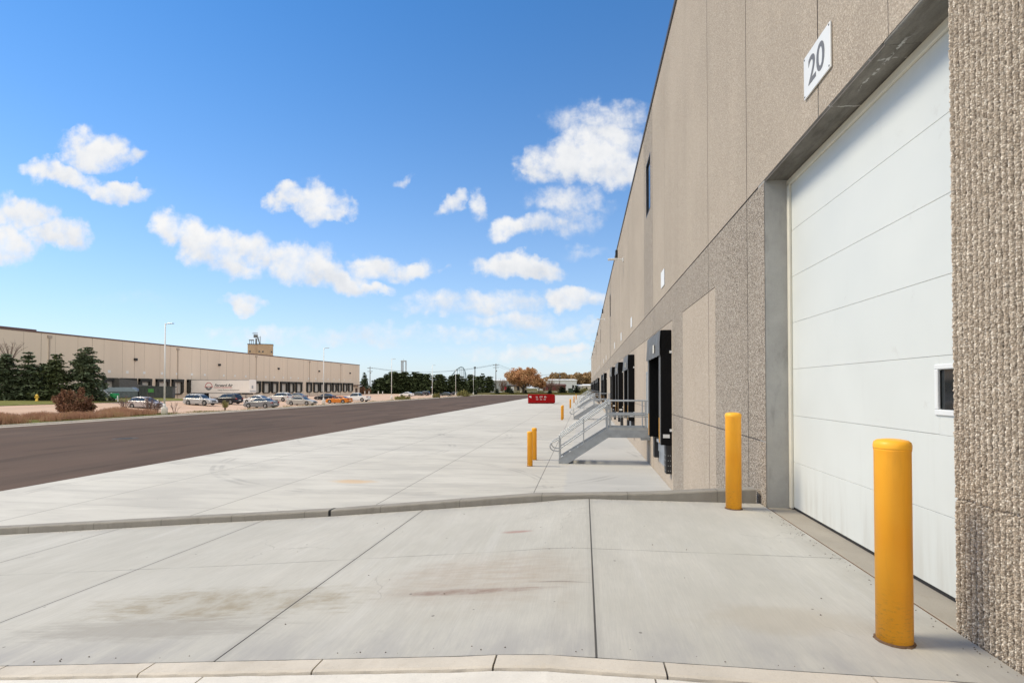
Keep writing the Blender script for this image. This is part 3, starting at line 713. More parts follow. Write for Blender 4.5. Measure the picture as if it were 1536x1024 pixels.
# ------------------------------------------------------------------ BOLLARDS
def bollard_proto():
    r = empty('bollard')
    one(lambda b: b.lathe([(.099, -.02), (.099, 1.155), (.1015, 1.16), (.1015, 1.175)], n=40), 'post', M['yellow'], r)
    one(lambda b: b.lathe([(.1025, 1.17), (.103, 1.178), (.103, 1.192), (.099, 1.21), (.084, 1.222), (.045, 1.229), (0.0, 1.231)], n=40), 'cap', M['yellowtop'], r)
    def rim(b):
        vs = []; n = 40
        for k in range(n):
            a = 2*math.pi*k/n; w = .112+.012*noise.noise((k*.7, 1, 1))
            vs += [(.099*math.cos(a), .099*math.sin(a), .012), (w*math.cos(a), w*math.sin(a), .0015)]
        b.add(vs, [(2*k, 2*k+1, (2*k+3) % (2*n), (2*k+2) % (2*n)) for k in range(n)])
    one(rim, 'base_seal', M['rust'], r)
    return r
bp_ = bollard_proto(); first = True
order = ['nearest', 'second', 'third', 'fourth', 'fifth', 'sixth', 'seventh', 'eighth', 'ninth', 'tenth']
spots = [((1.925, 3.66, 0.0), 'large yellow bollard in front of the white door, nearest to the ribbed pier'),
         ((1.945, 7.36, 0.0), 'yellow bollard by the far jamb of the white door, at the end of the kerb')]
for i, y in enumerate(STAIRS):
    spots.append(((-1.95, y-.75, YARD), 'yellow bollard at the foot of the %s metal stair, nearer one of its pair' % order[i]))
    spots.append(((-1.95, y+.95, YARD), 'yellow bollard at the foot of the %s metal stair, farther one of its pair' % order[i]))
for (l_, lab) in spots:
    o = bp_ if first else copy_tree(bp_); first = False
    o.location = l_; tag(o, lab, 'bollard', 'yellow bollards')
    if l_ is spots[0][0]: o.scale = (1, 1, 1.026)

# ------------------------------------------------------------------ DOCK STAIRS (local: x toward the yard is negative, y0 near side)
def stair_proto():
    r = empty('dock_stair'); W_ = 1.12; g = M['galv']
    X0, X1 = .906-WX, -.945-WX     # platform edge / foot, measured from the wall
    z = lambda v: v-YARD
    def plat(b):
        b.box(X0, -.02, .012, W_-.012, z(-.01), z(.03))
    pf = one(plat, 'landing', M['galv2'], r)
    for yy in (0.0, W_-.012):
        one(lambda b: (b.box(X0, -.01, yy, yy+.012, z(-.23), z(.035)), b.box(X0, -.01, yy-.0, yy+.05 if yy == 0 else yy+.012, z(-.245), z(-.23))), 'landing_beam', M['galv2'], r)
        one(lambda b: b.box(X0+.01, -.03, yy+.001, yy+.009, z(.036), z(.135)), 'toe_board', M['galv'], r)
        one(lambda b: b.prism([(X1, z(-1.238)), (X1, z(-1.07)), (X0-.001, z(.10)), (X0-.001, z(-.235)), (X1+.33, z(-1.238))], yy, yy+.012), 'stringer', M['galv2'], r)
        one(lambda b: b.prism([(X1, z(-1.07)), (X1, z(-1.055)), (X0-.001, z(.115)), (X0-.001, z(.10))], yy-.012, yy+.035), 'stringer_flange', M['galv'], r)
    for i in range(1, 7):
        zt = z(-1.24+.178*i); xa = X1+.308*(i-.75)
        tr = one(lambda b: b.box(xa, xa+.31, .013, W_-.013, zt-.035, zt), 'tread', M['galv2'], r)
        one(lambda b: b.box(xa-.006, xa+.03, .02, W_-.02, zt-.05, zt+.006), 'nosing', M['white'], tr)
    rr = .0215; RT, RM = 1.11, .62
    sl = lambda x, h: z(lerp(-1.24+h-.02, h+.0, (x-X1)/(X0-X1)))   # line parallel to the flight at height h
    for yy in (.03, W_-.03):
        for x in (X1+.02, lerp(X1, X0, .5)):
            one(lambda b: b.tube([(x, yy, max(z(-1.23), sl(x, .05)-.2) if x > X1+.1 else z(-1.23)), (x, yy, sl(x, 1.06))], rr, 8), 'post', g, r)
        for x in (X0-.05, X0+.06, -.18, -.06):
            one(lambda b: b.tube([(x, yy, z(-.1)), (x, yy, z(RT-.01))], rr, 8), 'post', g, r)
        def rail(b):
            b.tube([(X1+.02, yy, sl(X1, 1.06)), (X0-.05, yy, sl(X0, 1.06)+.02), (X0+.06, yy, z(RT)), (-.06, yy, z(RT))], rr, 8)
            b.tube([(X1+.02, yy, sl(X1, .56)), (X0-.05, yy, sl(X0, .56)), (X0+.06, yy, z(RM)), (-.06, yy, z(RM))], rr, 8)
            b.tube([(X0+.06, yy, z(RM-.09)), (-.06, yy, z(RM-.09))], rr*.8, 8)
        one(rail, 'guard_rail', g, r)
        yi = yy+(.07 if yy < .5 else -.07)
        def hand(b):
            lo = sl(X1, .93); p = [(X0+.1, yi, z(RT-.06)), (X0-.04, yi, sl(X0, .95)), (X1-.0, yi, lo), (X1-.16, yi, lo-.10)]
            cx, cz, q = X1-.16, lo-.27, .17
            p += [(cx-q*math.sin(a), yi, cz+q*math.cos(a)) for a in [R(20+20*i) for i in range(9)]]
            p += [(X1+.02, yi, lo-.46)]
            b.tube(p, rr, 8)
        one(hand, 'hand_rail', g, r)
    one(lambda b: (b.box(-.35, -.02, .05, .10, z(-.33), z(-.245)), b.box(-.35, -.02, W_-.1, W_-.05, z(-.33), z(-.245))), 'wall_bracket', M['galv2'], r)
    return r
st = stair_proto()
slab_ = ['galvanised steel dock stair nearest the camera, its landing beside the first dock door'] + \
        ['galvanised steel dock stair, %s one along the warehouse wall' % order[i] for i in (1, 2, 3, 4)]
for i, y in enumerate(STAIRS):
    o = st if i == 0 else copy_tree(st)
    o.location = (WX, y, YARD); tag(o, slab_[i], 'stair', 'metal dock stairs along the warehouse')

# ------------------------------------------------------------------ LAMP POSTS
def lamp_proto():
    r = empty('lamp_post')
    one(lambda b: b.lathe([(.30, -.3), (.30, .72), (.28, .76), (0, .76)], n=20), 'footing', M['slab'], r)
    one(lambda b: (b.box(-.2, .2, -.2, .2, .76, .80), b.lathe([(.17, .80), (.10, 1.15)], n=12), b.lathe([(.095, .8), (.055, 9.75), (0, 9.76)], n=12)), 'pole', M['white'], r)
    one(lambda b: b.tube([(0, 0, 9.5), (.12, 0, 9.66), (.35, 0, 9.72)], .035, 8), 'arm', M['white'], r)
    one(lambda b: b.box(.32, .95, -.16, .16, 9.69, 9.76, .02), 'lamp_head', M['galv'], r)
    return r
lp = lamp_proto()
lab = ['tall white lamp post beside the dried shrubs, nearest and largest in the row', 'white lamp post behind the dark sedan and the orange coupe', 'white lamp post in the row, right of the far end of the long facade',
       'white lamp post standing right of the three cars parked in line', 'white lamp post beside the roller coaster hill', 'white lamp post near the turn of the road, in front of the white lorry', 'white lamp post in front of the big orange tree']
for i, (x, y) in enumerate([(-44.4, 51.5), (-44.4, 86.6), (-45, 120.9), (-45.3, 156), (-45.9, 188), (-46.5, 222), (-29.7, 252)]):
    o = lp if i == 0 else copy_tree(lp); o.location = (x, y, gz(x, y) if i != 0 else YARD-.0); tag(o, lab[i], 'lamp post', 'white lamp posts')
# ------------------------------------------------------------------ LONG WAREHOUSE ACROSS THE ROAD
FX = -88.0
OW = empty('warehouse')
FY0, FY1, FROOF = 12.0, 201.0, 10.72
fg = [(FY0+9.15*i+dy, w_) for i in range(21) for dy, w_ in ((0, .08), (2.4, .03), (6.4, .04))]
fy = cuts_of(FY0, FY1, fg, []); fz = cuts_of(-2.0, FROOF, [], [])
def owall(b):
    panel_wall(b, FX, 1, fy, fz, lambda y, z: False, lambda y, z: 0, .03)
    b.mi = 0
    b.quad((FX, FY1, -2), (FX-45, FY1, -2), (FX-45, FY1, FROOF), (FX, FY1, FROOF)); b.quad((FX, FY0, -2), (FX-45, FY0, -2), (FX-45, FY0, FROOF), (FX, FY0, FROOF))
    b.quad((FX-45, FY0, -2), (FX-45, FY1, -2), (FX-45, FY1, FROOF), (FX-45, FY0, FROOF))
M['far_joint'] = simple('far_joint', (.42, .355, .30), .9)
one(owall, 'wall', [M['far_wall'], M['far_wall'], M['far_wall'], M['far_joint']], OW, fix=False)
one(lambda b: b.quad((FX, FY0, FROOF-.2), (FX-45, FY0, FROOF-.2), (FX-45, FY1, FROOF-.2), (FX, FY1, FROOF-.2)), 'roof', M['coping'], OW)
one(lambda b: b.box(FX-.3, FX+.06, FY0-.05, FY1+.05, FROOF-.12, FROOF+.12), 'parapet_coping', M['coping'], OW)
one(lambda b: b.box(FX-8, FX-2, 60, 77, FROOF-.3, FROOF+.55), 'roof_unit', M['coping'], OW)
M['leaf'] = simple('pale_door', (.50, .48, .44), .6, var=.05)
M['shelter'] = simple('dark_shelter', (.035, .035, .032), .8)
px = [(157, 170), (179, 202), (207, 225), (233, 252), (257, 273), (280, 295), (300, 314), (329, 342), (346.5, 358), (363, 374), (381, 388.5), (393, 404), (406.3, 415.6), (419.6, 429.6), (432, 440), (442.7, 451.7),
      (459.2, 466.5), (469.6, 477.5), (479, 487), (488, 496), (498, 503.8), (506, 511.4), (514, 519.8), (522, 528)]
for k, (a, c) in enumerate(px):
    y0_, y1_ = -facY(a, -FX) if False else facY(a, FX), facY(c, FX)
    yc = (y0_+y1_)/2; w = min(max(y1_-y0_, 2.9), 3.7); y0_, y1_ = yc-w/2, yc+w/2
    zb, zt = .32, 3.45
    def fr(b):
        b.box(FX+.004, FX+.5, y0_, y0_+.5, zb+.35, zt); b.box(FX+.004, FX+.5, y1_-.5, y1_, zb+.35, zt); b.box(FX+.004, FX+.55, y0_, y1_, zt-.55, zt+.06)
        b.prism([(y1_-.5, zb+.35), (y1_, zb+.35), (y1_-.35, zb), (y1_-.62, zb)], FX+.004, FX+.4, 'yz'); b.prism([(y0_+.5, zb+.35), (y0_, zb+.35), (y0_+.35, zb), (y0_+.62, zb)], FX+.004, FX+.4, 'yz')
        b.box(FX+.004, FX+.25, y0_+.4, y1_-.4, zb-.12, zb+.08)
    dd = one(fr, 'dock_shelter', M['shelter'], OW)
    one(lambda b: b.box(FX+.004, FX+.05, y0_+.5, y1_-.5, zb+.08, zt-.3), 'door_leaf', M['leaf'], dd)
    one(lambda b: b.box(FX+.004, FX+.03, yc-.3, yc+.3, zt+1.0, zt+1.5), 'number_sign', M['white'], OW)
for p_ in (202, 328, 417, 478, 524.5):
    y = facY(p_, FX); one(lambda b: b.box(FX+.004, FX+.4, y-.3, y+.3, 7.0, 7.5, .05), 'wall_light', M['blk'], OW)
for p_ in (73, 266, 384, 464, 511):
    y = facY(p_, FX); one(lambda b: (b.box(FX+.004, FX+.18, y-.35, y+.35, 9.9, 10.35), b.box(FX+.004, FX+.1, y-.1, y+.1, -.9, 9.9)), 'downspout', M['far_joint'], OW)
y = facY(534.5, FX); one(lambda b: b.box(FX+.004, FX+.06, y-1, y+1, -1, 1.6), 'entry_door', simple('brown_door', (.10, .06, .045), .5), OW)
one(lambda b: b.box(FX+.004, FX+1.6, y-3, y+2, 2.6, 2.85), 'entry_canopy', M['coping'], OW)
rebase(OW, (FX, 105, -.7))
tag(OW, 'long beige warehouse across the road with many dark dock doors', 'warehouse')

# head house tower behind the long warehouse
def tower():
    r = empty('headhouse'); a = at(371, 232, 0); c = at(386, 232, 0); d = at(409, 236, 0)
    base = Vector(((a.x+d.x)/2, (a.y+d.y)/2, gz(a.x, a.y)))
    br = simple('tan_brick', (.50, .36, .24), .9, var=.14, scale=1.2)
    u = (d-a).normalized(); u.z = 0; v = Vector((-u.y, u.x, 0)); O = a; Ltot = (d-a).length
    def P(s, t_, z): return O+u*s+v*t_+Vector((0, 0, z))
    def bx(b, s0, s1, t0, t1, z0, z1): b.box(0, 1, 0, 1, 0, 1, M=Matrix(((u.x*(s1-s0), v.x*(t1-t0), 0, O.x+u.x*s0+v.x*t0), (u.y*(s1-s0), v.y*(t1-t0), 0, O.y+u.y*s0+v.y*t0), (0, 0, z1-z0, z0), (0, 0, 0, 1))))
    H = lambda py: EYE+(582-py)/FPX*234
    one(lambda b: bx(b, 0, Ltot*.38, 0, 9, -1.5, H(516.8)), 'wall', br, r)
    one(lambda b: bx(b, Ltot*.38+.01, Ltot, -.6, 9, -1.5, H(516.2)), 'wall', br, r)
    one(lambda b: (bx(b, -.15, Ltot*.38, -.1, 9.1, H(516.8)+.01, H(515.8)), bx(b, Ltot*.38, Ltot+.15, -.75, 9.1, H(516.2)+.01, H(515.6))), 'parapet', simple('dark_parapet', (.10, .08, .07), .8), r)
    for s in (.06, .43, .57, .92): one(lambda b: bx(b, Ltot*s, Ltot*s+.6, -.65 if s > .4 else -.05, 0, H(528.5), H(526)), 'window', M['glass'], r)
    g = simple('grey_machinery', (.17, .175, .18), .7)
    s1 = lambda p_: (p_-371)/38*Ltot
    one(lambda b: (bx(b, s1(382), s1(384.6), 2, 3, H(516), H(507)), bx(b, s1(379.4), s1(385.7), 1.4, 3.4, H(505.5), H(501.5))), 'elevator_leg', g, r)
    one(lambda b: (b.tube([P(s1(385.5), 2.2, H(505)), P(s1(389), 2.2, H(516))], .28, 6)), 'spout', g, r)
    one(lambda b: (b.tube([P(s1(389.7), 2, H(516)), P(s1(389.7), 2, H(503.5))], .1, 5), b.tube([P(s1(385), 2, H(505.3)), P(s1(389.7), 2, H(505.3))], .1, 5), b.tube([P(s1(385), 2, H(508.5)), P(s1(389.7), 2, H(508.5))], .07, 5)), 'ladder_frame', g, r)
    one(lambda b: [b.tube([P(s1(q), 2, H(516)), P(s1(q), 2, H(510))], .12, 5) for q in (373.6, 376.6, 379.4)]+[b.tube([P(s1(372.4), 2, H(510)), P(s1(380), 2, H(509.6))], .25, 5)], 'fan_stack', g, r)
    one(lambda b: [b.tube([P(s1(378+.9*q), 2, H(501)), P(s1(378+.9*q), 2, H(498.4))], .05, 4) for q in range(9)]+[b.tube([P(s1(378), 2, H(498.4)), P(s1(385.5), 2, H(498.4))], .06, 4)], 'railing', g, r)
    rebase(r, base); tag(r, 'tan brick tower with roof machinery rising behind the long beige warehouse', 'tower')
tower()

# ------------------------------------------------------------------ VEHICLES
def paint(name, col, metal=.35, rough=.42): return simple('paint_'+name, col, rough, metal*.5, var=.03, coat=.25)
SPEC = {
 'sedan': dict(L=4.85, W=1.82, zb=.22, wr=.33, wx=(-1.42, 1.42), belt=[(-2.42, .60), (-2.38, .92), (-1.7, 1.02), (-.5, .96), (1.0, .93), (1.9, .80), (2.3, .66), (2.42, .5)], roof=[(-1.95, .9), (-1.0, 1.36), (-.3, 1.46), (.25, 1.42), (1.2, .85)], win=(-1.45, .85), ws=(.32, 1.12), rw=(-1.85, -.98)),
 'suv': dict(L=4.72, W=1.92, zb=.28, wr=.38, wx=(-1.36, 1.42), belt=[(-2.36, .7), (-2.32, 1.05), (-1.5, 1.10), (.9, 1.03), (1.7, .98), (2.2, .85), (2.36, .6)], roof=[(-2.32, 1.0), (-1.95, 1.60), (-1.3, 1.70), (.0, 1.68), (.35, 1.60), (1.15, .98)], win=(-2.0, .85), ws=(.38, 1.08), rw=(-2.28, -1.97)),
 'hatch': dict(L=4.25, W=1.75, zb=.2, wr=.31, wx=(-1.28, 1.32), belt=[(-2.12, .6), (-2.08, .95), (-1.3, 1.0), (.9, .92), (1.6, .82), (2.05, .62), (2.12, .48)], roof=[(-2.08, .95), (-1.6, 1.38), (-.9, 1.5), (.0, 1.48), (.35, 1.40), (1.35, .84)], win=(-1.75, .95), ws=(.40, 1.25), rw=(-2.04, -1.6)),
 'coupe': dict(L=4.7, W=1.86, zb=.2, wr=.34, wx=(-1.35, 1.4), belt=[(-2.35, .62), (-2.3, .98), (-1.5, .98), (-.2, .90), (1.0, .90), (2.0, .82), (2.35, .55)], roof=[(-2.0, .9), (-1.0, 1.28), (-.4, 1.36), (.1, 1.32), (.9, .85)], win=(-1.2, .6), ws=(.15, .82), rw=(-1.9, -1.0)),
 'pickup': dict(L=5.5, W=1.98, zb=.34, wr=.40, wx=(-1.62, 1.82), belt=[(-2.75, .8), (-2.73, 1.16), (-.75, 1.16), (-.7, 1.13), (1.2, 1.10), (2.2, 1.08), (2.65, .98), (2.75, .6)], roof=[(-.72, 1.1), (-.55, 1.78), (-.3, 1.84), (.5, 1.83), (.8, 1.76), (1.45, 1.05)], win=(-.52, 1.15), ws=(.84, 1.40), rw=(-.70, -.56)),
}
def car(kind, mat):
    s = SPEC[kind]; r = empty('parked_car' if kind != 'pickup' else 'pickup_truck'); L, W_ = s['L'], s['W']
    N = 72; xs = [-L/2+.0+L*i/N for i in range(N+1)]
    ws_ = [1.6*s['wr'], ]
    def ring(x):
        e = abs(x)/(L/2); w = W_/2*(1-.10*e**5-.02*e); zb = s['zb']+.10*max(0, e-.85)/.15
        zt0 = interp(s['belt'], x); zc_ = interp(s['roof'], x) if s['roof'][0][0] <= x <= s['roof'][-1][0] else 0
        zt = max(zt0, zc_); c = max(0, zt-zt0)
        za = zb
        for wx in s['wx']:
            d = abs(x-wx); Ra = s['wr']+.055
            if d < Ra: za = max(za, s['wr']+math.sqrt(Ra*Ra-d*d))
        za = min(za, zt0-.07); wt = w*(.93 if c > .02 else .93)-c*.42
        return [(0, zb), (w-.25, zb), (w-.25, za), (w*.985, za), (w, lerp(za, zt0, .45)), (w*.99, zt0-.05), (w*.93, zt0), (wt if c > .02 else w*.8, zt-.07*min(1, c*4) if c > .02 else zt0+.015), (wt*.82 if c > .02 else w*.5, zt+(.0 if c > .02 else .022)), (0, zt+.025)]
    def body(b):
        vs = []
        for x in xs:
            rg = ring(x); vs += [(x, y, z) for y, z in rg]+[(x, -y, z) for y, z in rg[-2:0:-1]]
        n = 18; fs = []
        for i in range(N):
            for k in range(n): fs.append((i*n+k, i*n+(k+1) % n, (i+1)*n+(k+1) % n, (i+1)*n+k))
        fs += [tuple(range(n)), tuple(range(N*n, N*n+n))]
        b.add(vs, fs, True)
    bo = one(body, 'body', mat, r)
    mod = bo.modifiers.new('edge', 'EDGE_SPLIT'); mod.split_angle = R(38)
    xa, xb = s['win']
    for sg in (-1, 1):
        def glass(b, p0, p1):
            st = [x for x in xs if p0 <= x <= p1]; vs = []
            for x in st:
                g = ring(x); (ya, za), (yb, zb_) = g[6], g[7]
                f0, f1 = .1, .97
                vs += [(x, sg*(lerp(ya, yb, f0)+.008), lerp(za, zb_, f0)), (x, sg*(lerp(ya, yb, f1)+.008), lerp(za, zb_, f1))]
            b.add(vs, [(2*i, 2*i+1, 2*i+3, 2*i+2) for i in range(len(st)-1)], True)
        mid = (xa+xb)/2+.05
        def trim(b):
            st = [x for x in xs if xa-.14 <= x <= xb+.12]; vs = []
            for x in st:
                g = ring(x); (ya, za), (yb, zb_) = g[6], g[7]; vs += [(x, sg*(lerp(ya, yb, .04)+.004), lerp(za, zb_, .04)), (x, sg*(yb+.004), zb_)]
            b.add(vs, [(2*i, 2*i+1, 2*i+3, 2*i+2) for i in range(len(st)-1)], True)
        one(trim, 'window_trim', M['blk'], r)
        if kind in ('coupe',): one(lambda b: glass(b, xa, xb), 'side_window', M['carglass'], r)
        else:
            one(lambda b: glass(b, xa, mid-.06), 'side_window', M['carglass'], r); one(lambda b: glass(b, mid+.04, xb), 'side_window', M['carglass'], r)
        one(lambda b: b.box(xb-.12, xb+.08, sg*W_/2-.02 if sg > 0 else -W_/2-.16, W_/2+.16 if sg > 0 else -W_/2+.02, interp(s['belt'], xb)+.02, interp(s['belt'], xb)+.17, .04), 'wing_mirror', mat, r)
        hz = interp(s['belt'], L/2-.12)
        one(lambda b: b.box(L/2-.30, L/2-.015, min(sg*W_*.26, sg*W_*.445), max(sg*W_*.26, sg*W_*.445), hz-.18, hz-.03, .03), 'headlight', M['headl'], r)
        tz = interp(s['belt'], -L/2+.1)
        one(lambda b: b.box(-L/2-.01, -L/2+.28, min(sg*W_*.28, sg*W_*.452), max(sg*W_*.28, sg*W_*.452), tz-.22, tz-.06, .03), 'tail_light', M['taill'], r)
        for wx in s['wx']:
            wr = s['wr']; yo = sg*(W_/2-.02)
            ty = one(lambda b: b.lathe([(wr*.62, 0), (wr*.95, 0), (wr, .03), (wr, .17), (wr*.95, .2), (wr*.5, .2)], (wx, 0, wr), 26, 'y'), 'wheel', M['tyre'], r)
            ty.location = (0, yo-.2 if sg > 0 else yo, 0)
            def rim(b):
                yy = -.006 if sg < 0 else .206
                b.lathe([(wr*.63, .02 if sg < 0 else .18), (wr*.60, yy), (wr*.53, yy), (wr*.5, .04 if sg < 0 else .16)], (wx, 0, wr), 26, 'y')
                for q in range(6):
                    a = q*math.pi/3
                    Mx = Matrix.Translation((wx, 0, wr)) @ Matrix.Rotation(a, 4, 'Y')
                    b.box(0, wr*.56, min(yy, yy-.02*sg), max(yy, yy-.02*sg), -.028, .028, M=Mx)
                b.lathe([(wr*.14, yy-.03*sg), (wr*.14, yy+.004*sg), (0, yy+.004*sg)], (wx, 0, wr), 12, 'y')
            one(rim, 'rim', M['rim'], ty)
    def scr(b, p0, p1, lo, hi, dz):
        st = [x for x in xs if p0 <= x <= p1] or [p0, p1]
        if len(st) < 3: st = [p0, (p0+p1)/2, p1]
        vs = []
        for x in st:
            g = ring(x); y = min(g[8][0], W_*.42)
            vs += [(x+dz[0], -y, g[8][1]+dz[1]), (x+dz[0], 0, g[9][1]+dz[1]-.006), (x+dz[0], y, g[8][1]+dz[1])]
        b.add(vs, [(3*i+k, 3*i+k+1, 3*i+4+k, 3*i+3+k) for i in range(len(st)-1) for k in (0, 1)], True)
    one(lambda b: scr(b, *s['ws'], 0, 1, (.008, .012)), 'windscreen', M['carglass'], r)
    one(lambda b: scr(b, *s['rw'], 0, 1, (-.008, .012)), 'rear_window', M['carglass'], r)
    one(lambda b: b.box(L/2-.06, L/2+.006, -W_*.24, W_*.24, s['zb']+.22, s['zb']+.42, .02), 'grille', M['blk'], r)
    one(lambda b: b.box(-L/2-.008, -L/2+.05, -.26, .26, s['zb']+.3, s['zb']+.42), 'number_plate', M['white'], r)
    one(lambda b: b.box(-L/2+.25, L/2-.25, -W_/2+.12, W_/2-.12, s['zb']-.06, s['zb']+.02), 'underbody', M['blk'], r)
    if kind == 'pickup':
        one(lambda b: b.box(-2.66, -.8, -.80, .80, 1.185, 1.192), 'load_bed', M['blk'], r)
    if kind == 'suv':
        one(lambda b: [b.tube([(-1.6, sg*.62, 1.70), (-1.5, sg*.62, 1.76), (.0, sg*.62, 1.75), (.1, sg*.62, 1.69)], .018, 6) for sg in (-1, 1)], 'roof_rails', M['galv'], r)
    return r
silver = paint('silver', (.46, .47, .47)); lsil = paint('light_silver', (.58, .58, .57)); gry = paint('grey', (.20, .21, .22)); dk = paint('dark', (.022, .024, .032)); wht = paint('white', (.74, .75, .75), .0); org = paint('orange', (.62, .20, .02), .2); chm = paint('champagne', (.42, .41, .38)); mau = paint('mauve', (.45, .42, .42)); dkg = paint('dark_green', (.06, .075, .07))
# (kind, paint, photo column of centre, contact row, heading in degrees, label, category)
CARS = [('hatch', mau, 219, 613.0, -4, 'silver hatchback behind the bare shrubs by the nearest lamp post', 'car'),
        ('suv', silver, 301, 608.6, -3, 'silver SUV parked in front of the white trailer', 'car'),
        ('suv', dk, 341, 606.8, 176, 'black SUV parked between the silver SUV and the grey sedan', 'car'),
        ('sedan', wht, 386, 606.0, 174, 'white sedan half hidden behind the grey sedan', 'car'),
        ('sedan', gry, 392, 612.6, 172, 'mid grey sedan parked right beside the road kerb', 'car'),
        ('suv', lsil, 420, 602.6, 174, 'pale silver SUV with red tail lamps, right of the white sedan', 'car'),
        ('sedan', gry, 444, 600.0, 176, 'dark grey sedan showing its roof behind the champagne sedan', 'car'),
        ('sedan', chm, 453, 608.4, -4, 'champagne silver sedan parked by the kerb, left of the second lamp post', 'car'),
        ('sedan', dk, 488, 600.6, 175, 'black sedan behind the second lamp post', 'car'),
        ('coupe', org, 508.5, 605.6, 174, 'bright orange coupe beside the road kerb', 'car'),
        ('pickup', wht, 536, 603.0, 174, 'white pickup truck parked right of the orange coupe', 'pickup truck'),
        ('sedan', wht, 610, 595.0, 174, 'white sedan in the far lot, left end of three in line', 'car'),
        ('sedan', dkg, 626, 594.2, 176, 'dark green sedan in the far lot, between a white and a black car', 'car'),
        ('suv', dk, 635.5, 594.0, 176, 'black SUV at the right end of three cars in the far lot', 'car'),
        ('sedan', dkg, 668, 594.6, 174, 'dark green sedan behind the scrub by the far kerb', 'car'),
        ('sedan', dk, 681, 593.8, 178, 'small black car parked left of the lamp post near the far scrub', 'car')]
protos = {}
for kind, m, px_, py_, hd, lab_, cat in CARS:
    if (kind, m.name) in protos: o = copy_tree(protos[(kind, m.name)])
    else: o = protos[(kind, m.name)] = car(kind, m)
    p = place(px_, py_-.9)
    o.location = (p.x, p.y, p.z+.006); o.rotation_euler = (0, 0, R(hd)); tag(o, lab_, cat, 'cars parked in the gravel lot' if cat == 'car' else None)

# white semi trailer backed up to a dock
def trailer():
    r = empty('semi_trailer'); X0, X1, Y0_, Y1_ = -87.45, -73.3, 109.0, 111.6; G = gz(-80, 110); z0, z1 = G+1.15, G+4.1
    tw = simple('trailer_white', (.86, .84, .80), .45, var=.04, scale=.6)
    bd = one(lambda b: b.box(X0, X1, Y0_, Y1_, z0, z1, .06), 'box', tw, r)
    one(lambda b: [b.box(X0+i*.61-.02, X0+i*.61+.02, Y0_-.012, Y0_, z0+.1, z1-.1) for i in range(1, 23)], 'side_ribs', tw, bd)
    one(lambda b: (b.box(X0, X1, Y0_-.02, Y0_+.01, z0-.02, z0+.12), b.box(X0, X1, Y0_-.02, Y0_+.01, z1-.1, z1+.01)), 'rail', M['galv'], bd)
    one(lambda b: (b.box(X1+.001, X1+.03, Y0_+.2, Y1_-.2, z0+.3, z0+.5), b.box(X1+.001, X1+.05, Y0_+.9, Y0_+1.4, z0+1.0, z0+1.7)), 'front_fittings', M['galv'], bd)
    one(lambda b: b.box(-83, -77, Y0_+.02, Y0_+.06, z0-.85, z0-.03), 'side_skirt', tw, r)
    one(lambda b: (b.box(X0+.2, X1-.2, Y0_+.8, Y0_+.95, z0-.3, z0), b.box(X0+.2, X1-.2, Y1_-.95, Y1_-.8, z0-.3, z0), b.box(X0+.6, X0+3.6, Y0_+.5, Y1_-.5, G+.45, z0)), 'chassis', M['blk'], r)
    for x in (X0+1.3, X0+2.6):
        for y in (Y0_+.05, Y1_-.6):
            w = one(lambda b: b.lathe([(.2, 0), (.48, 0), (.51, .04), (.51, .5), (.48, .55), (.2, .55)], (x, y, G+.51), 24, 'y'), 'wheel', M['tyre'], r)
            one(lambda b: b.lathe([(.28, -.01), (.26, -.02), (.1, .05), (0, .05)], (x, y, G+.51), 20, 'y'), 'rim', M['galv'], w)
    for y in (Y0_+.4, Y1_-.5): one(lambda b: (b.box(-75.6, -75.45, y, y+.15, G+.05, z0), b.box(-75.75, -75.3, y-.05, y+.2, G, G+.05)), 'landing_leg', M['galv'], r)
    # lettering and ring emblem
    Mx = lambda x, z: Matrix(((1, 0, 0, x), (0, 0, -1, Y0_-.028), (0, 1, 0, z), (0, 0, 0, 1)))
    ink = simple('black_ink', (.03, .03, .035), .5); rd = simple('red_ink', (.50, .03, .05), .5); gk = simple('grey_ink', (.22, .23, .24), .5)
    one(lambda b: text_mb(b, 'Forward Air', .86, Mx(-79.5, 2.2), .002, shear=.25, bold=.014), 'lettering', ink, bd)
    one(lambda b: b.box(-81.7, -77.4, Y0_-.032, Y0_-.024, 1.68, 1.78), 'underline', rd, bd)
    one(lambda b: text_mb(b, 'Keeping The Service Moving Forward', .34, Mx(-78.3, 1.18), .002, shear=.2), 'lettering', ink, bd)
    def ringm(b, a0, a1, r0, r1):
        n = 28; vs = []
        for i in range(n+1):
            a = R(lerp(a0, a1, i/n)); vs += [(-83.05+r0*math.cos(a), Y0_-.03, 1.98+r0*math.sin(a)), (-83.05+r1*math.cos(a), Y0_-.03, 1.98+r1*math.sin(a))]
        b.add(vs, [(2*i, 2*i+1, 2*i+3, 2*i+2) for i in range(n)])
    one(lambda b: (ringm(b, -8, 188, .76, .88), b.box(-84.1, -82.0, Y0_-.032, Y0_-.024, 1.84, 1.93)), 'emblem', rd, bd)
    one(lambda b: (ringm(b, 192, 348, .38, .86)), 'emblem', gk, bd)
    rebase(r, ((X0+X1)/2, (Y0_+Y1_)/2, G)); tag(r, 'white semi trailer with a red ring emblem and black lettering, backed up to a dock', 'trailer')
trailer()
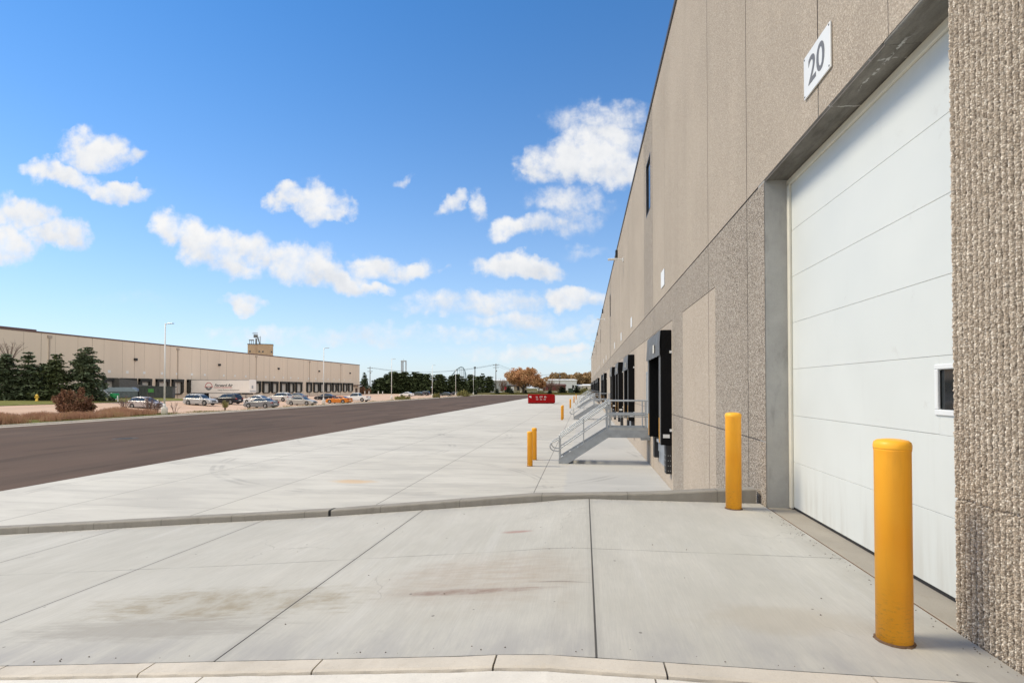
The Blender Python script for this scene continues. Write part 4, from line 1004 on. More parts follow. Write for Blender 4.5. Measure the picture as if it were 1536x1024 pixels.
# far white lorry on the back road
def lorry():
    r = empty('lorry'); a = at(692, 262); c = at(727, 262); Lx = (c-a).length; Mx = Matrix.Translation(a) @ Matrix.Rotation(math.atan2(c.y-a.y, c.x-a.x), 4, 'Z')
    def bb(b, *q, bev=.05): b.box(*q, bev, M=Mx)
    cw = Lx-3.4
    one(lambda b: bb(b, 0, cw-.6, -1.3, 1.3, 1.1, 3.6), 'box', M['white'], r)
    one(lambda b: b.prism([(cw, .6), (Lx-.1, .6), (Lx, 1.5), (Lx-1.3, 1.75), (Lx-1.9, 2.9), (cw+.5, 3.3), (cw, 3.3)], -1.15, 1.15, M=Mx), 'cab', M['white'], r)
    one(lambda b: b.prism([(Lx-1.95, 2.72), (Lx-1.4, 1.85), (Lx-2.3, 1.85), (Lx-2.3, 2.72)], -1.17, 1.17, M=Mx), 'cab_window', M['carglass'], r)
    one(lambda b: bb(b, .2, Lx-1, -.6, .6, .6, 1.09), 'chassis', M['blk'], r)
    for x in (1.2, 2.5, cw+.2, Lx-.9):
        for y in (-1.25, .75): one(lambda b: b.add([Mx @ Vector((x+.5*math.cos(t_*math.pi/8)*k, y+h, .5+.5*math.sin(t_*math.pi/8)*k)) for (k, h) in ((1, 0), (1, .5)) for t_ in range(16)], [tuple(range(16)), tuple(range(16, 32))]+[(i, (i+1) % 16, 16+(i+1) % 16, 16+i) for i in range(16)]), 'wheel', M['tyre'], r)
    rebase(r, a); tag(r, 'white articulated lorry on the back road in front of the far pines', 'lorry')
lorry()

# ------------------------------------------------------------------ CONTAINERS AND YARD EQUIPMENT
def frame2(a, c):
    return Matrix.Translation(a) @ Matrix.Rotation(math.atan2(c.y-a.y, c.x-a.x), 4, 'Z'), (c-a).length
def red_dumpster():
    r = empty('dumpster'); a = at(792.5, 97.5, YARD); c = at(831.5, 97.5, YARD); Mx, L = frame2(a, c); H = 1.58; Dp = 2.3
    def shell(b):
        t_ = .07
        b.box(0, L, 0, t_, .12, H, M=Mx); b.box(0, L, Dp-t_, Dp, .12, H, M=Mx); b.box(0, t_, t_, Dp-t_, .12, H, M=Mx); b.box(L-t_, L, t_, Dp-t_, .12, H, M=Mx); b.box(t_, L-t_, t_, Dp-t_, .12, .2, M=Mx)
    sh = one(shell, 'shell', M['red'], r)
    one(lambda b: (b.box(-.05, L+.05, -.07, .09, H, H+.11, .02, M=Mx), b.box(-.05, L+.05, Dp-.09, Dp+.07, H, H+.11, .02, M=Mx), b.box(-.05, .09, .1, Dp-.1, H, H+.11, M=Mx)), 'top_rail', M['red'], r)
    for i in range(9): one(lambda b: b.box(.25+i*(L-.6)/8, .37+i*(L-.6)/8, -.07, .0, .14, H, M=Mx), 'rib', M['red'], r)
    one(lambda b: (b.box(0, L, .3, .45, 0, .12, M=Mx), b.box(0, L, Dp-.45, Dp-.3, 0, .12, M=Mx)), 'skid', M['blk'], r)
    one(lambda b: [b.box(L, L+.14, q, q+.12, .15, H-.05, .02, M=Mx) for q in (.05, .8, 1.6, 2.1)]+[b.box(L, L+.16, .05, 2.2, z_, z_+.1, .02, M=Mx) for z_ in (.35, .95)], 'end_gate', M['red'], r)
    wp = simple('white_lettering', (.75, .70, .68), .6)
    T = lambda x, z: Mx @ Matrix(((1, 0, 0, x), (0, 0, -1, -.078), (0, 1, 0, z), (0, 0, 0, 1)))
    for x, s_ in ((L*.33, 'LL'), (L*.49, 'OY'), (L*.65, 'ES')): one(lambda b: text_mb(b, s_, .40, T(x, 1.2), .004, bold=.008), 'lettering', wp, sh)
    one(lambda b: [b.box(x-.18+q*.13, x-.18+q*.13+.09, -.082, -.074, .70, .82, M=Mx) for x in (L*.34, L*.485, L*.63) for q in (0, 1, 2)], 'small_marks', wp, sh)
    one(lambda b: b.prism([(.12, 1.40), (.55, 1.38), (.55, 1.12), (.45, 1.0), (.38, 1.15), (.16, 1.2)], -.082, -.074, M=Mx), 'emblem', wp, sh)
    rebase(r, a); tag(r, 'dark red roll-off dumpster with white lettering standing on the concrete yard', 'dumpster')
red_dumpster()
def box_container(px0, px1, zc_, H, mat, lab_, slant=False, sign=False):
    r = empty('roll_off_container'); a = at(px0, zc_); c = at(px1, zc_+2); g = min(a.z, c.z); a.z = c.z = g; Mx, L = frame2(a, c); Dp = 2.4
    if slant:
        tm = simple('blue_grey_tarpaulin', (.25, .32, .38), .6)
        one(lambda b: b.box(0, L, 0, Dp, .15, H*.62, .03, M=Mx), 'shell', mat, r)
        one(lambda b: b.prism([(-.06, H*.62), (.8, H), (L-1.0, H), (L+.06, H*.62)], -.05, Dp+.05, M=Mx), 'cover', tm, r)
    else:
        one(lambda b: (b.box(0, L, 0, .08, .15, H, M=Mx), b.box(0, L, Dp-.08, Dp, .15, H, M=Mx), b.box(0, .08, .08, Dp-.08, .15, H, M=Mx), b.box(L-.08, L, .08, Dp-.08, .15, H, M=Mx), b.box(.08, L-.08, .08, Dp-.08, .15, .25, M=Mx)), 'shell', mat, r)
        one(lambda b: (b.box(-.04, L+.04, -.06, .1, H, H+.1, M=Mx), b.box(L-1.6, L+.3, .1, Dp, H-.1, H+.02, M=Mx)), 'top_rail', mat, r)
    for i in range(8): one(lambda b: b.box(.2+i*(L-.5)/7, .32+i*(L-.5)/7, -.08, 0, .18, H*.6 if slant else H, M=Mx), 'rib', mat, r)
    one(lambda b: (b.box(0, L, .3, .45, 0, .15, M=Mx), b.box(0, L, Dp-.45, Dp-.3, 0, .15, M=Mx)), 'skid', M['blk'], r)
    if sign: one(lambda b: b.box(L*.27, L*.44, -.1, -.082, H*.52, H*.82, M=Mx), 'placard', simple('green_placard', (.07, .26, .07), .6), r)
    rebase(r, a); tag(r, lab_, 'container')
box_container(148, 207, 95, 2.0, simple('slate_steel', (.13, .16, .175), .6, var=.2), 'blue grey covered container between the dark spruce and the dark container', slant=True)
box_container(208.5, 259, 97, 2.15, simple('dark_steel', (.055, .066, .066), .6, var=.3), 'dark open roll-off container with a small green placard', sign=True)
def chute():
    r = empty('compactor'); a = at(179, 100); Mx, L = frame2(a, at(207, 104))
    m = simple('grey_steel', (.10, .10, .092), .7, var=.25)
    one(lambda b: b.prism([(0, 2.1), (0, 3.7), (3.9, 3.3), (4.0, 2.6), (8.2, 2.3), (8.2, 1.4), (4, 1.2)], 0, 2.0, M=Mx), 'hopper', m, r)
    one(lambda b: [b.box(x, x+.15, y, y+.15, -.2, 2.2, M=Mx) for x in (.2, 3.8, 7.5) for y in (.1, 1.7)], 'frame', M['blk'], r)
    rebase(r, a); tag(r, 'dark angled trash compactor chute against the long facade', 'compactor')
chute()
def green_machine():
    r = empty('work_platform'); a = at(150, 78); a.z -= .15; Mx, L = frame2(a, at(174, 78)); k = L/26
    w = M['white']; X = lambda p_: (p_-150)*k
    one(lambda b: (b.box(X(163), X(171), .2, 1.4, .6, 1.25, .12, M=Mx), b.box(X(162.5), X(172), .3, 1.3, .4, .62, .05, M=Mx)), 'engine_cover', simple('green_paint', (.02, .27, .08), .4), r)
    one(lambda b: (b.tube([Mx @ Vector((X(150), .8, 1.55)), Mx @ Vector((X(163.5), .8, .55))], .12, 8), b.tube([Mx @ Vector((X(162), .5, .2)), Mx @ Vector((X(164.5), .5, 1.35))], .08, 8), b.tube([Mx @ Vector((X(162), .5, .4)), Mx @ Vector((X(175), .5, .4))], .1, 8)), 'boom', w, r)
    for x in (162, 174.5): one(lambda b: b.tube([Mx @ Vector((X(x), .5, .9)), Mx @ Vector((X(x)+(.3 if x > 170 else -.3), .2, .0))], .07, 8), 'outrigger', w, r)
    for x in (166, 169): one(lambda b: b.tube([Mx @ Vector((X(x), .15, .3)), Mx @ Vector((X(x), .38, .3))], .3, 16), 'wheel', M['tyre'], r)
    rebase(r, a); tag(r, 'green and white towable machine on the grass before the covered container', 'machine')
green_machine()
def hydrant():
    r = empty('fire_hydrant'); p = at(55.5, 71); y_ = simple('hydrant_yellow', (.75, .50, .08), .5)
    one(lambda b: (b.lathe([(.2, 0), (.2, .06), (.13, .08), (.13, .62), (.18, .65), (.18, .72), (.13, .84), (.05, .92), (0, .93)], n=16),), 'barrel', y_, r)
    for s_ in (-1, 1): one(lambda b: b.lathe([(.08, 0), (.08, .14), (.05, .17), (0, .17)] if s_ > 0 else [(.08, 0), (.08, -.14), (.05, -.17), (0, -.17)], (0, s_*.11, .5), 12, 'y'), 'nozzle', y_, r)
    r.location = p+Vector((0, 0, .05)); tag(r, 'small yellow fire hydrant on the grass below the left spruces', 'hydrant')
hydrant()
# fence posts past the end of the long warehouse
pp = None
for i, (px_, lb) in enumerate([(547.3, 'first white post right of the long warehouse corner'), (553.5, 'second white post right of the long warehouse corner'), (567.5, 'third white post, standing before the dark hedge of pines'), (574, 'fourth white post, farthest right before the dark pines')]):
    if pp is None:
        pp = o = empty('marker_post'); one(lambda b: b.lathe([(.15, 0), (.15, 1.15), (.10, 1.25), (0, 1.27)], n=12), 'shaft', M['white'], o); one(lambda b: b.lathe([(.156, .95), (.156, 1.1)], n=12), 'band', M['galv'], o)
    else: o = copy_tree(pp)
    o.location = at(px_, 190); tag(o, lb, 'post', 'white posts')

# ------------------------------------------------------------------ BACKGROUND STRUCTURES
def util_pole(px_, ytop, zc_, arms, lab_):
    r = empty('utility_pole'); p = at(px_, zc_); top = EYE+(582-ytop)/FPX*zc_; H = top-p.z; w = simple('weathered_wood', (.12, .10, .085), .9)
    one(lambda b: b.lathe([(.24, -.3), (.15, H), (0, H+.02)], n=10), 'pole', w, r)
    for f in arms:
        ar = one(lambda b: b.box(-1.5, 1.5, -.07, .07, H*f-.08, H*f+.08), 'cross_arm', w, r)
        one(lambda b: [b.lathe([(.06, H*f+.08), (.08, H*f+.2), (.03, H*f+.32), (0, H*f+.33)], (x, 0, 0), 8) for x in (-1.35, -.7, .7, 1.35)], 'insulators', M['galv'], ar)
    one(lambda b: b.lathe([(.24, H*.72), (.24, H*.78), (0, H*.785)], (.35, 0, 0), 10), 'transformer', M['galv'], r)
    r.location = p; r.rotation_euler = (0, 0, -PSI); tag(r, lab_, 'utility pole', 'utility poles'); return Vector((p.x, p.y, p.z+H*arms[0]+.3))
w1 = util_pole(743.8, 545, 262, [.95, .86], 'tall dark utility pole left of the orange tree')
w2 = util_pole(555, 549.5, 275, [.93, .8], 'utility pole rising above the pines right of the long warehouse')
w3 = util_pole(839.5, 558, 330, [.94], 'distant utility pole above the white building')
def wires(a, c, lab_):
    def f(b):
        for dx in (-1.35, .7, 1.35):
            b.tube([a.lerp(c, i/24)+Vector((dx, 0, -4*3.0*(i/24)*(1-i/24))) for i in range(25)], .03, 4)
    tag(one(f, 'power_line', M['blk']), lab_, 'power line')
wires(w2, w1, 'thin power wires strung over the pines between the utility poles'); wires(w1, w3, 'thin power wires running right behind the orange tree')
# roller coaster
def coaster():
    r = empty('roller_coaster'); Z = 520; H = lambda py: EYE+(582-py)/FPX*Z
    m = simple('coaster_steel', (.30, .40, .46), .6); m2 = simple('coaster_lattice', (.42, .50, .55), .6)
    pr = [(668, 574), (674, 567), (680, 559.5), (685, 554), (689, 551), (692, 550), (694.5, 551.2), (696.5, 554), (698.3, 560), (699, 569), (701, 578)]
    pt = []
    for i in range(len(pr)-1):
        for k in range(4):
            x = lerp(pr[i][0], pr[i+1][0], k/4); y = lerp(pr[i][1], pr[i+1][1], k/4); q = at(x, Z, 0); pt.append(Vector((q.x, q.y, H(y))))
    d = Vector((math.sin(-PSI), math.cos(PSI), 0))
    one(lambda b: (b.tube(pt, .55, 6), b.tube([p+d*1.6 for p in pt], .5, 6)), 'track', m, r)
    def lat(b):
        for i in range(5, len(pt)-2, 4):
            p = pt[i]; b.tube([(p.x, p.y, -1), p], .16, 4); b.tube([(p.x+1.5*d.x, p.y+3, -1), p+d*1.6], .10, 4)
            if False: b.tube([(p.x, p.y, max(0, p.z-9)), pt[i+2]], .10, 4)
    one(lat, 'trestle', m2, r)
    q = at(690, Z); rebase(r, q); tag(r, 'pale blue roller coaster hill rising above the far pines', 'roller coaster')
coaster()
def twin_tower():
    r = empty('drop_tower'); Z = 600; H = lambda py: EYE+(582-py)/FPX*Z; m = simple('pale_grey_steel', (.50, .53, .56), .6)
    for p_ in (601.3, 603.6, 607.8):
        a = at(p_, Z); one(lambda b: b.box(a.x, a.x+(1.1 if p_ != 603.6 else .9), a.y, a.y+1.4, 0, H(541)), 'leg', m, r)
    a = at(601.3, Z); c = at(609.0, Z); Mx, L = frame2(Vector((a.x, a.y, 0)), Vector((c.x, c.y, 0)))
    one(lambda b: b.box(-.2, L+.2, -.3, 1.8, H(542.2), H(540.4), M=Mx), 'crossbeam', m, r)
    one(lambda b: b.tube([(a.x+3, a.y, H(540.4)), (a.x+3, a.y, H(537.8))], .15, 5), 'mast', m, r)
    rebase(r, at(605, Z)); tag(r, 'pale grey twin-legged drop tower behind the far pines', 'tower')
twin_tower()
def column():
    r = empty('observation_column'); Z = 480; p = at(712.3, Z); H = EYE+(582-551)/FPX*Z; m = simple('pillar_grey', (.20, .23, .26), .7)
    one(lambda b: b.lathe([(.55, 0), (.5, H-1.4)], n=12), 'shaft', m, r); one(lambda b: b.lathe([(.6, H-1.4), (1.1, H-1.1), (1.1, H-.2), (.7, H), (0, H+.1)], n=14), 'cabin', m, r)
    r.location = p; tag(r, 'slim grey column with a wider cap, between the roller coaster and the utility pole', 'tower')
column()
def hall(px0, px1, ytop, zc_, mat, lab_, dep=30, roofc=None, stripe=None, doors=()):
    r = empty('building'); a = at(px0, zc_); c = at(px1, zc_); g = min(a.z, c.z)-.3; H = EYE+(582-ytop)/FPX*zc_-g; a.z = c.z = g; Mx, L = frame2(a, c)
    one(lambda b: b.box(0, L, 0, dep, 0, H, M=Mx), 'wall', mat, r)
    one(lambda b: b.prism([(-.4, H+.003), (-.4, H+.5), (dep*.5, H+1.2), (dep+.4, H+.5), (dep+.4, H+.003)], -.4, L+.4, 'yz', M=Mx), 'roof', roofc or M['white'], r)
    for s0, s1, z0, z1, mt in doors: one(lambda b: b.box(L*s0, L*s1, -.12, -.004, z0, z1, M=Mx), 'door' if z0 < .5 else 'window', mt, r)
    rebase(r, a); tag(r, lab_, 'building'); return r
hall(809, 865, 570.8, 330, simple('pale_siding', (.66, .69, .68), .7, var=.04), 'low white metal building behind the brown brick one', doors=[(.88, .93, 1.5, 3.5, M['glass']), (.1, .2, 3.4, 4.6, M['glass'])])
hall(738, 790, 571.3, 345, simple('grey_siding', (.34, .36, .35), .8, var=.05), 'grey flat building behind the tall utility pole', doors=[(.3, .4, 0, 3, M['blk'])])
brick = simple('red_brick_wall', (.16, .05, .045), .9, var=.15)
hall(756, 789, 579.5, 300, simple('tan_wall', (.30, .25, .19), .9), 'low tan and red building under the orange tree', dep=14, roofc=simple('dark_roof', (.08, .07, .065), .9), doors=[(.02, .12, .2, 3, simple('bright_red_panel', (.30, .015, .03), .6)), (.3, .45, .2, 2.6, M['white']), (.6, .7, .2, 2.6, M['glass'])])
hall(819, 848.5, 578.6, 302, brick, 'low dark red brick building in front of the white one', dep=14, roofc=simple('brown_roof', (.12, .06, .05), .9), doors=[(.12, .3, 1, 2.4, M['glass']), (.5, .64, 1, 2.4, M['glass'])])
hall(866.5, 874, 579.4, 340, M['white'], 'small white shed left of the pale trailer shed', dep=10, doors=[(.3, .5, 0, 2.2, M['glass'])])
hall(876, 890, 578.8, 335, simple('cream_siding', (.62, .58, .50), .8), 'small cream shed at the far end of the right warehouse', dep=10, doors=[(.2, .35, 1, 2.2, M['glass'])])
# ------------------------------------------------------------------ VEGETATION
def leafmat(name, a, b_, c_=None, sc=.9, rough=.8):
    t = NT(name); oi = t.node('ShaderNodeObjectInfo'); v = t.vm('ADD', t.obj(), oi.outputs['Location'])
    n = t.noise(v, sc, 5, .65); f = t.noise(v, sc*9, 3, .7)
    c = t.ramp(n, [(.32, a), (.52, b_), (.7, c_ or b_)]); c = t.mix(t.rng(f, .35, .7, 0, .5), c, tuple(min(1, x*1.7) for x in a))
    t.out(c, rough, spec=.15); t.b.inputs['Subsurface Weight'].default_value = 0
    return t.mat
bark = simple('bark', (.09, .07, .055), .95, var=.3, scale=6, bump=.4)
M['spruce'] = leafmat('spruce_needles', (.055, .075, .045), (.095, .125, .068), (.17, .20, .115), .8)
M['pine'] = leafmat('pine_needles', (.045, .058, .028), (.075, .098, .042), (.13, .155, .07), .5)
M['orange'] = leafmat('orange_leaves', (.33, .22, .10), (.52, .27, .14), (.60, .26, .15), .22)
M['autumn'] = leafmat('autumn_leaves', (.24, .17, .09), (.38, .25, .13), (.46, .28, .14), .12)
M['brownbush'] = leafmat('brown_juniper', (.15, .075, .05), (.22, .12, .075), (.16, .14, .07), 1.2)
M['twig'] = simple('twigs', (.17, .115, .095), .9, var=.25, scale=3)
M['redgrass'] = leafmat('dry_reddish_grass', (.30, .16, .105), (.44, .27, .18), (.40, .30, .15), .6)
M['gweed'] = leafmat('yellow_weed', (.15, .15, .05), (.24, .21, .08), (.16, .18, .06), 1)
M['darkshrub'] = leafmat('dark_shrub', (.02, .03, .018), (.035, .05, .028), None, 1)
def leafq(b, p, n, s, rg, asp=1.0):
    """one irregular leaf-spray: a bent pair of triangles"""
    n = n.normalized(); u = n.orthogonal().normalized(); u = Matrix.Rotation(rg.uniform(0, 6.28), 3, n) @ u; w = n.cross(u)
    a = p-u*s*.5*asp; c = p+u*s*.5*asp+n*s*rg.uniform(-.2, .2)
    b.v += [tuple(a), tuple(p+w*s*rg.uniform(.25, .5)), tuple(c), tuple(p-w*s*rg.uniform(.25, .5))]
    k = len(b.v); b.f.append((k-4, k-3, k-2, k-1)); b.m.append(0); b.sm.append(False)
def rv(rg): 
    while True:
        v = Vector((rg.uniform(-1, 1), rg.uniform(-1, 1), rg.uniform(-1, 1)))
        if .05 < v.length < 1: return v.normalized()
def conifer(H, Rr, seed, mat, n_whorl=16, low=.06, s=.42, dens=1.0, shape=.8, tops=1, lean=0):
    """tapering trunk, drooping boughs each carrying needle sprays"""
    rg = random.Random(seed); r = empty('spruce_tree' if mat.name.startswith('spruce') else 'pine_tree'); b = MB(); tk = MB()
    stems = [(0, 0, 1.0)]+[(rg.uniform(-.3, .3)*Rr, rg.uniform(-.3, .3)*Rr, rg.uniform(.86, .97)) for _ in range(tops-1)]
    tk.tube([(0, 0, -.4), (0, 0, H*.5), (lean*.5, 0, H*.97)], .1, 8, rs=[H*.024, H*.014, .02])
    limbs = MB()
    for (sx, sy, hf) in stems:
        Hs = H*hf
        for w in range(int(n_whorl*(1 if (sx, sy) == (0, 0) else .55))):
            t_ = (w+rg.uniform(-.3, .3))/n_whorl
            if (sx, sy) != (0, 0): t_ = .45+.55*t_/.55 if t_ < .55 else t_
            t_ = max(0, min(.985, t_)); z = Hs*(low+(1-low)*t_)
            rad = Rr*((1-t_)**shape)*(1 if t_ > .12 else .75+2*t_)*(.6 if (sx, sy) != (0, 0) else 1)+.12
            nb = max(4, int(9*(1-t_)+3)); a0 = rg.uniform(0, 6.28)
            for q in range(nb):
                a = a0+6.283*q/nb+rg.uniform(-.3, .3); L = rad*rg.uniform(.5, 1.05)*(1+.32*noise.noise((math.cos(a)*1.3+seed, math.sin(a)*1.3, t_*4)))*1.1
                dr = rg.uniform(.05, .30)*L; d = Vector((math.cos(a), math.sin(a), 0))
                base = Vector((sx*(1-t_*.2), sy*(1-t_*.2), z)); up = .32*t_*L
                tip = base+d*L+Vector((0, 0, up-dr))
                if L > .5: limbs.tube([base, base.lerp(tip, .5)+Vector((0, 0, .04*L)), tip], .02, 4, caps=False, rs=[.035, .02, .008])
                m = max(3, int(L*8*dens))
                for k in range(m):
                    f = (k+.6)/m; c = base.lerp(tip, f)+Vector((0, 0, .12*L*math.sin(f*3.1)))
                    spread = .30*L*(1-f*.55)+.1
                    for _ in range(3):
                        off = d.cross(Vector((0, 0, 1)))*rg.uniform(-spread, spread)+Vector((0, 0, rg.uniform(-.22, .1)*min(1, L)))
                        nn = Vector((0, 0, 1))+rv(rg)*.75
                        leafq(b, c+off+d*rg.uniform(-.15, .15), nn, s*rg.uniform(.55, 1.25), rg, 1.25)
    tk.build('trunk', bark, r); cr = b.build('crown', mat, r, fix=False); limbs.build('boughs', bark, cr)
    return r
def broadleaf(H, Rr, seed, mat, name='maple_tree', leaf=.42, n=9000, trunks=1, low=.28, nclump=46, flat=.85):
    rg = random.Random(seed); r = empty(name); tk = MB(); b = MB(); tips = []
    for tnum in range(trunks):
        bx = Vector((rg.uniform(-.6, .6)*(tnum > 0), rg.uniform(-.5, .5)*(tnum > 0), 0))
        fork = bx+Vector((rg.uniform(-.3, .3), 0, H*low*rg.uniform(.8, 1.1)))
        tk.tube([bx+Vector((0, 0, -.3)), bx.lerp(fork, .5), fork], .3, 8, rs=[H*.034, H*.026, H*.022])
        for k in range(7):
            a = 6.283*k/7+rg.uniform(-.4, .4); d = Vector((math.cos(a), math.sin(a), 0)); e = fork+d*Rr*rg.uniform(.4, .75)+Vector((0, 0, H*rg.uniform(.2, .5)))
            m = fork.lerp(e, .5)+Vector((0, 0, H*.05)); tk.tube([fork, m, e], .1, 6, rs=[H*.014, H*.009, .03])
            for j in range(3):
                e2 = e+rv(rg)*Rr*.3+Vector((0, 0, H*.06)); tk.tube([m.lerp(e, .6), e2], .04, 4, rs=[.07, .015]); tips.append(e2)
    cz = H*(low+1)/2*1.02; hz = H*(1-low)/2
    cl = []
    for k in range(nclump):
        v = rv(rg)*rg.uniform(.45, .9) ; v = Vector((v.x*Rr, v.y*Rr, v.z*hz*flat))
        if v.z < 0: v.z *= .75
        cl.append((Vector((0, 0, cz))+v, Rr*rg.uniform(.16, .34)))
    cl += [(t_, Rr*.2) for t_ in tips]
    for i in range(n):
        c, q = cl[i % len(cl)]; v = rv(rg)*q*(rg.random()**.45); v.z *= .75
        leafq(b, c+v, rv(rg)+v.normalized()*.6 if v.length else rv(rg), leaf*rg.uniform(.6, 1.3), rg)
    tk.build('trunk', bark, r); b.build('crown', mat, r, fix=False); return r
def twiggy(H, Rr, seed, n=26, mat=None, leaves=None, name='bare_shrub', thick=.02):
    rg = random.Random(seed); r = empty(name); b = MB(); lf = MB()
    for k in range(n):
        a = rg.uniform(0, 6.28); q = rg.uniform(.2, 1); e = Vector((math.cos(a)*Rr*q, math.sin(a)*Rr*q, H*rg.uniform(.6, 1)*(1-.3*q*q)))
        st = Vector((e.x*.15, e.y*.15, -.05)); m = st.lerp(e, .5)+Vector((0, 0, H*.1)); b.tube([st, m, e], thick, 4, caps=False, rs=[thick, thick*.7, thick*.3])
        for j in range(5):
            s0 = m.lerp(e, rg.uniform(-.3, .9)); s1 = s0+rv(rg)*H*.14+Vector((0, 0, H*.12)); b.tube([s0, s1], thick*.5, 3, caps=False, rs=[thick*.5, thick*.2])
            if leaves:
                for _ in range(leaves): leafq(lf, s1+rv(rg)*H*.08, rv(rg), .12*H**.5, rg)
    b.build('stems', mat or M['twig'], r)
    if leaves: lf.build('leaves', M['gweed'], r, fix=False)
    return r
def put(o, p, sc=1.0, rz=0, lab_=None, cat='tree', group=None, scz=None, dz=0):
    o.location = (p.x, p.y, p.z-.02+dz); o.scale = (sc, sc, scz or sc); o.rotation_euler = (0, 0, rz); tag(o, lab_, cat, group); return o
# left group of spruces in front of the long warehouse
G1 = 'spruces left of the containers'
put(conifer(6.6, 3.3, 1, M['spruce'], 15, .02, .36, 1.2, .62, 3, .5), at(8, 73), 1, 0, 'spruce at the left edge of the photo, under the bare treetop', group=G1)
put(conifer(7.0, 2.5, 2, M['spruce'], 16, .02, .36, 1.2, .7, 2), at(42, 74), 1, 1, 'second spruce from the left edge with a pointed top', group=G1)
put(conifer(6.7, 2.7, 3, M['pine'], 15, .06, .36, 1.1, .55, 3), at(84, 75), 1, 2, 'rounder green pine above the brown bush', cat='tree', group=G1)
put(conifer(5.6, 2.1, 11, M['pine'], 13, .10, .34, 1.0, .6, 2), at(65, 79), 1, .5, 'smaller pine in the gap between the spruces', group=G1)
put(conifer(8.1, 3.0, 4, M['spruce'], 18, .02, .38, 1.25, .6, 3), at(130, 77), 1, 0, 'tallest dark spruce, rightmost of the group beside the covered container', group=G1)
bt = twiggy(3.2, 2.3, 5, 14, name='bare_tree', thick=.04)
one(lambda b: b.tube([(0, 0, -6.5), (0, 0, .3)], .14, 8, rs=[.2, .06]), 'trunk', bark, bt)
p = at(14, 80); p.z += 6.0; put(bt, p, 1, 0, 'leafless treetop showing above the leftmost spruce')
# brown bush by the kerb
def bush(H, Rr, seed, mat, n, leaf=.16, name='bush', up=1.0):
    rg = random.Random(seed); r = empty(name); b = MB(); tk = MB(); cl = []
    for k in range(30):
        a = rg.uniform(0, 6.28); q = rg.uniform(.1, .95)**.8; h = H*rg.uniform(.25, 1)*(1-.55*q**1.6); e = Vector((math.cos(a)*Rr*q, math.sin(a)*Rr*q, h)); cl.append((e, Rr*rg.uniform(.14, .26)))
        tk.tube([(0, 0, -.05), e*.5+Vector((0, 0, .05)), e], .02, 4, caps=False, rs=[.035, .02, .006])
    for i in range(n):
        c, q = cl[i % 30]; t_ = rg.random(); v = rv(rg)*q*(rg.random()**.6); v.z *= 1.3*up
        pp_ = c*(1-.45*t_*t_)+v
        if pp_.z > 0: leafq(b, pp_, rv(rg), leaf*rg.uniform(.5, 1.3), rg, 1.6)
    tk.build('stems', M['twig'], r); b.build('foliage', mat, r, fix=False); return r
pb = place(109, 622.5)
put(bush(3.0, 1.95, 8, M['brownbush'], 9000, .16), pb, 1, 0, 'large reddish brown bush at the roadside before the spruces', 'bush')
put(twiggy(1.9, 1.2, 12, 26, thick=.022), place(187, 615), 1, 0, 'bare twiggy shrub left of the silver hatchback', 'shrub', 'bare shrubs by the kerb')
put(twiggy(2.3, .9, 13, 22, thick=.03), place(224, 619.5), 1, 0, 'bare shrub in front of the silver hatchback', 'shrub', 'bare shrubs by the kerb')
put(twiggy(1.7, .8, 14, 18, thick=.025), place(235, 619), 1, 0, 'bare shrub just left of the nearest lamp post', 'shrub', 'bare shrubs by the kerb')
put(twiggy(1.4, .8, 15, 9, thick=.02), place(262, 619), 1, 0, 'thin bare shrub right of the nearest lamp post', 'shrub', 'bare shrubs by the kerb')
put(twiggy(1.2, .5, 16, 22, leaves=5, name='weed_clump', thick=.012), place(337.5, 615), 1, 0, 'yellow weed clump by the kerb before the black SUV', 'weeds', 'weed clumps by the kerb')
for i, (a, c, h, rr, lb) in enumerate([(655, 596.5, 1.5, 1.2, 'green scrub clump left of the dark green sedan'), (694, 594.2, 2.2, 2.6, 'wide green scrub clump right of the small black car'), (604, 599, .8, 2.0, 'low weeds by the kerb before the white sedan of the far lot')]):
    put(bush(h, rr, 30+i, M['gweed'], 2200, .22, 'scrub'), place(a, c), 1, 0, lb, 'scrub')
# dry grasses on the verge (uncountable)
def grasses(name, n, region, h0, h1, mat, lab_, seed, wob=.25, w=.02, clumpy=.4):
    rg = random.Random(seed); b = MB(); c0 = 0
    while c0 < n:
        x = rg.uniform(region[0], region[1]); y = rg.uniform(region[2], region[3])
        d = noise.noise((x*.35, y*.35, seed))
        if d < rg.uniform(-clumpy, clumpy)*.5: continue
        if region[4:] and not region[4](x, y): continue
        c0 += 1; h = rg.uniform(h0, h1)*(.7+.8*max(0, d)); g = gz(x, y); a = rg.uniform(0, 3.14); dx, dy = math.cos(a)*w, math.sin(a)*w
        tx, ty = rg.uniform(-wob, wob)*h, rg.uniform(-wob, wob)*h
        b.v += [(x-dx, y-dy, g), (x+dx, y+dy, g), (x+tx+dx*.3, y+ty+dy*.3, g+h), (x+tx-dx*.3, y+ty-dy*.3, g+h)]
        k = len(b.v); b.f.append((k-4, k-3, k-2, k-1)); b.m.append(0); b.sm.append(False)
    tag(b.build(name, mat, fix=False), lab_, 'grass', kind='stuff')
grasses('dry_grass', 30000, (-51, -43.6, 26, 53, lambda x, y: x < -44.2-abs(noise.noise((y*.3, 2, 0)))*1.2), .3, .85, M['redgrass'], 'tall dry reddish grass on the verge beyond the road kerb', 3)
grasses('verge_grass', 9000, (-47, -42.1, 14, 60), .05, .16, M['lawn'], 'short green grass along the road kerb', 4, .6, .02, .9)
grasses('kerb_weeds', 3500, (-43.9, -42.15, 56, 200), .06, .38, M['gweed'], 'thin straggling weeds along the kerb of the gravel lot', 5, .5, .02, .8)
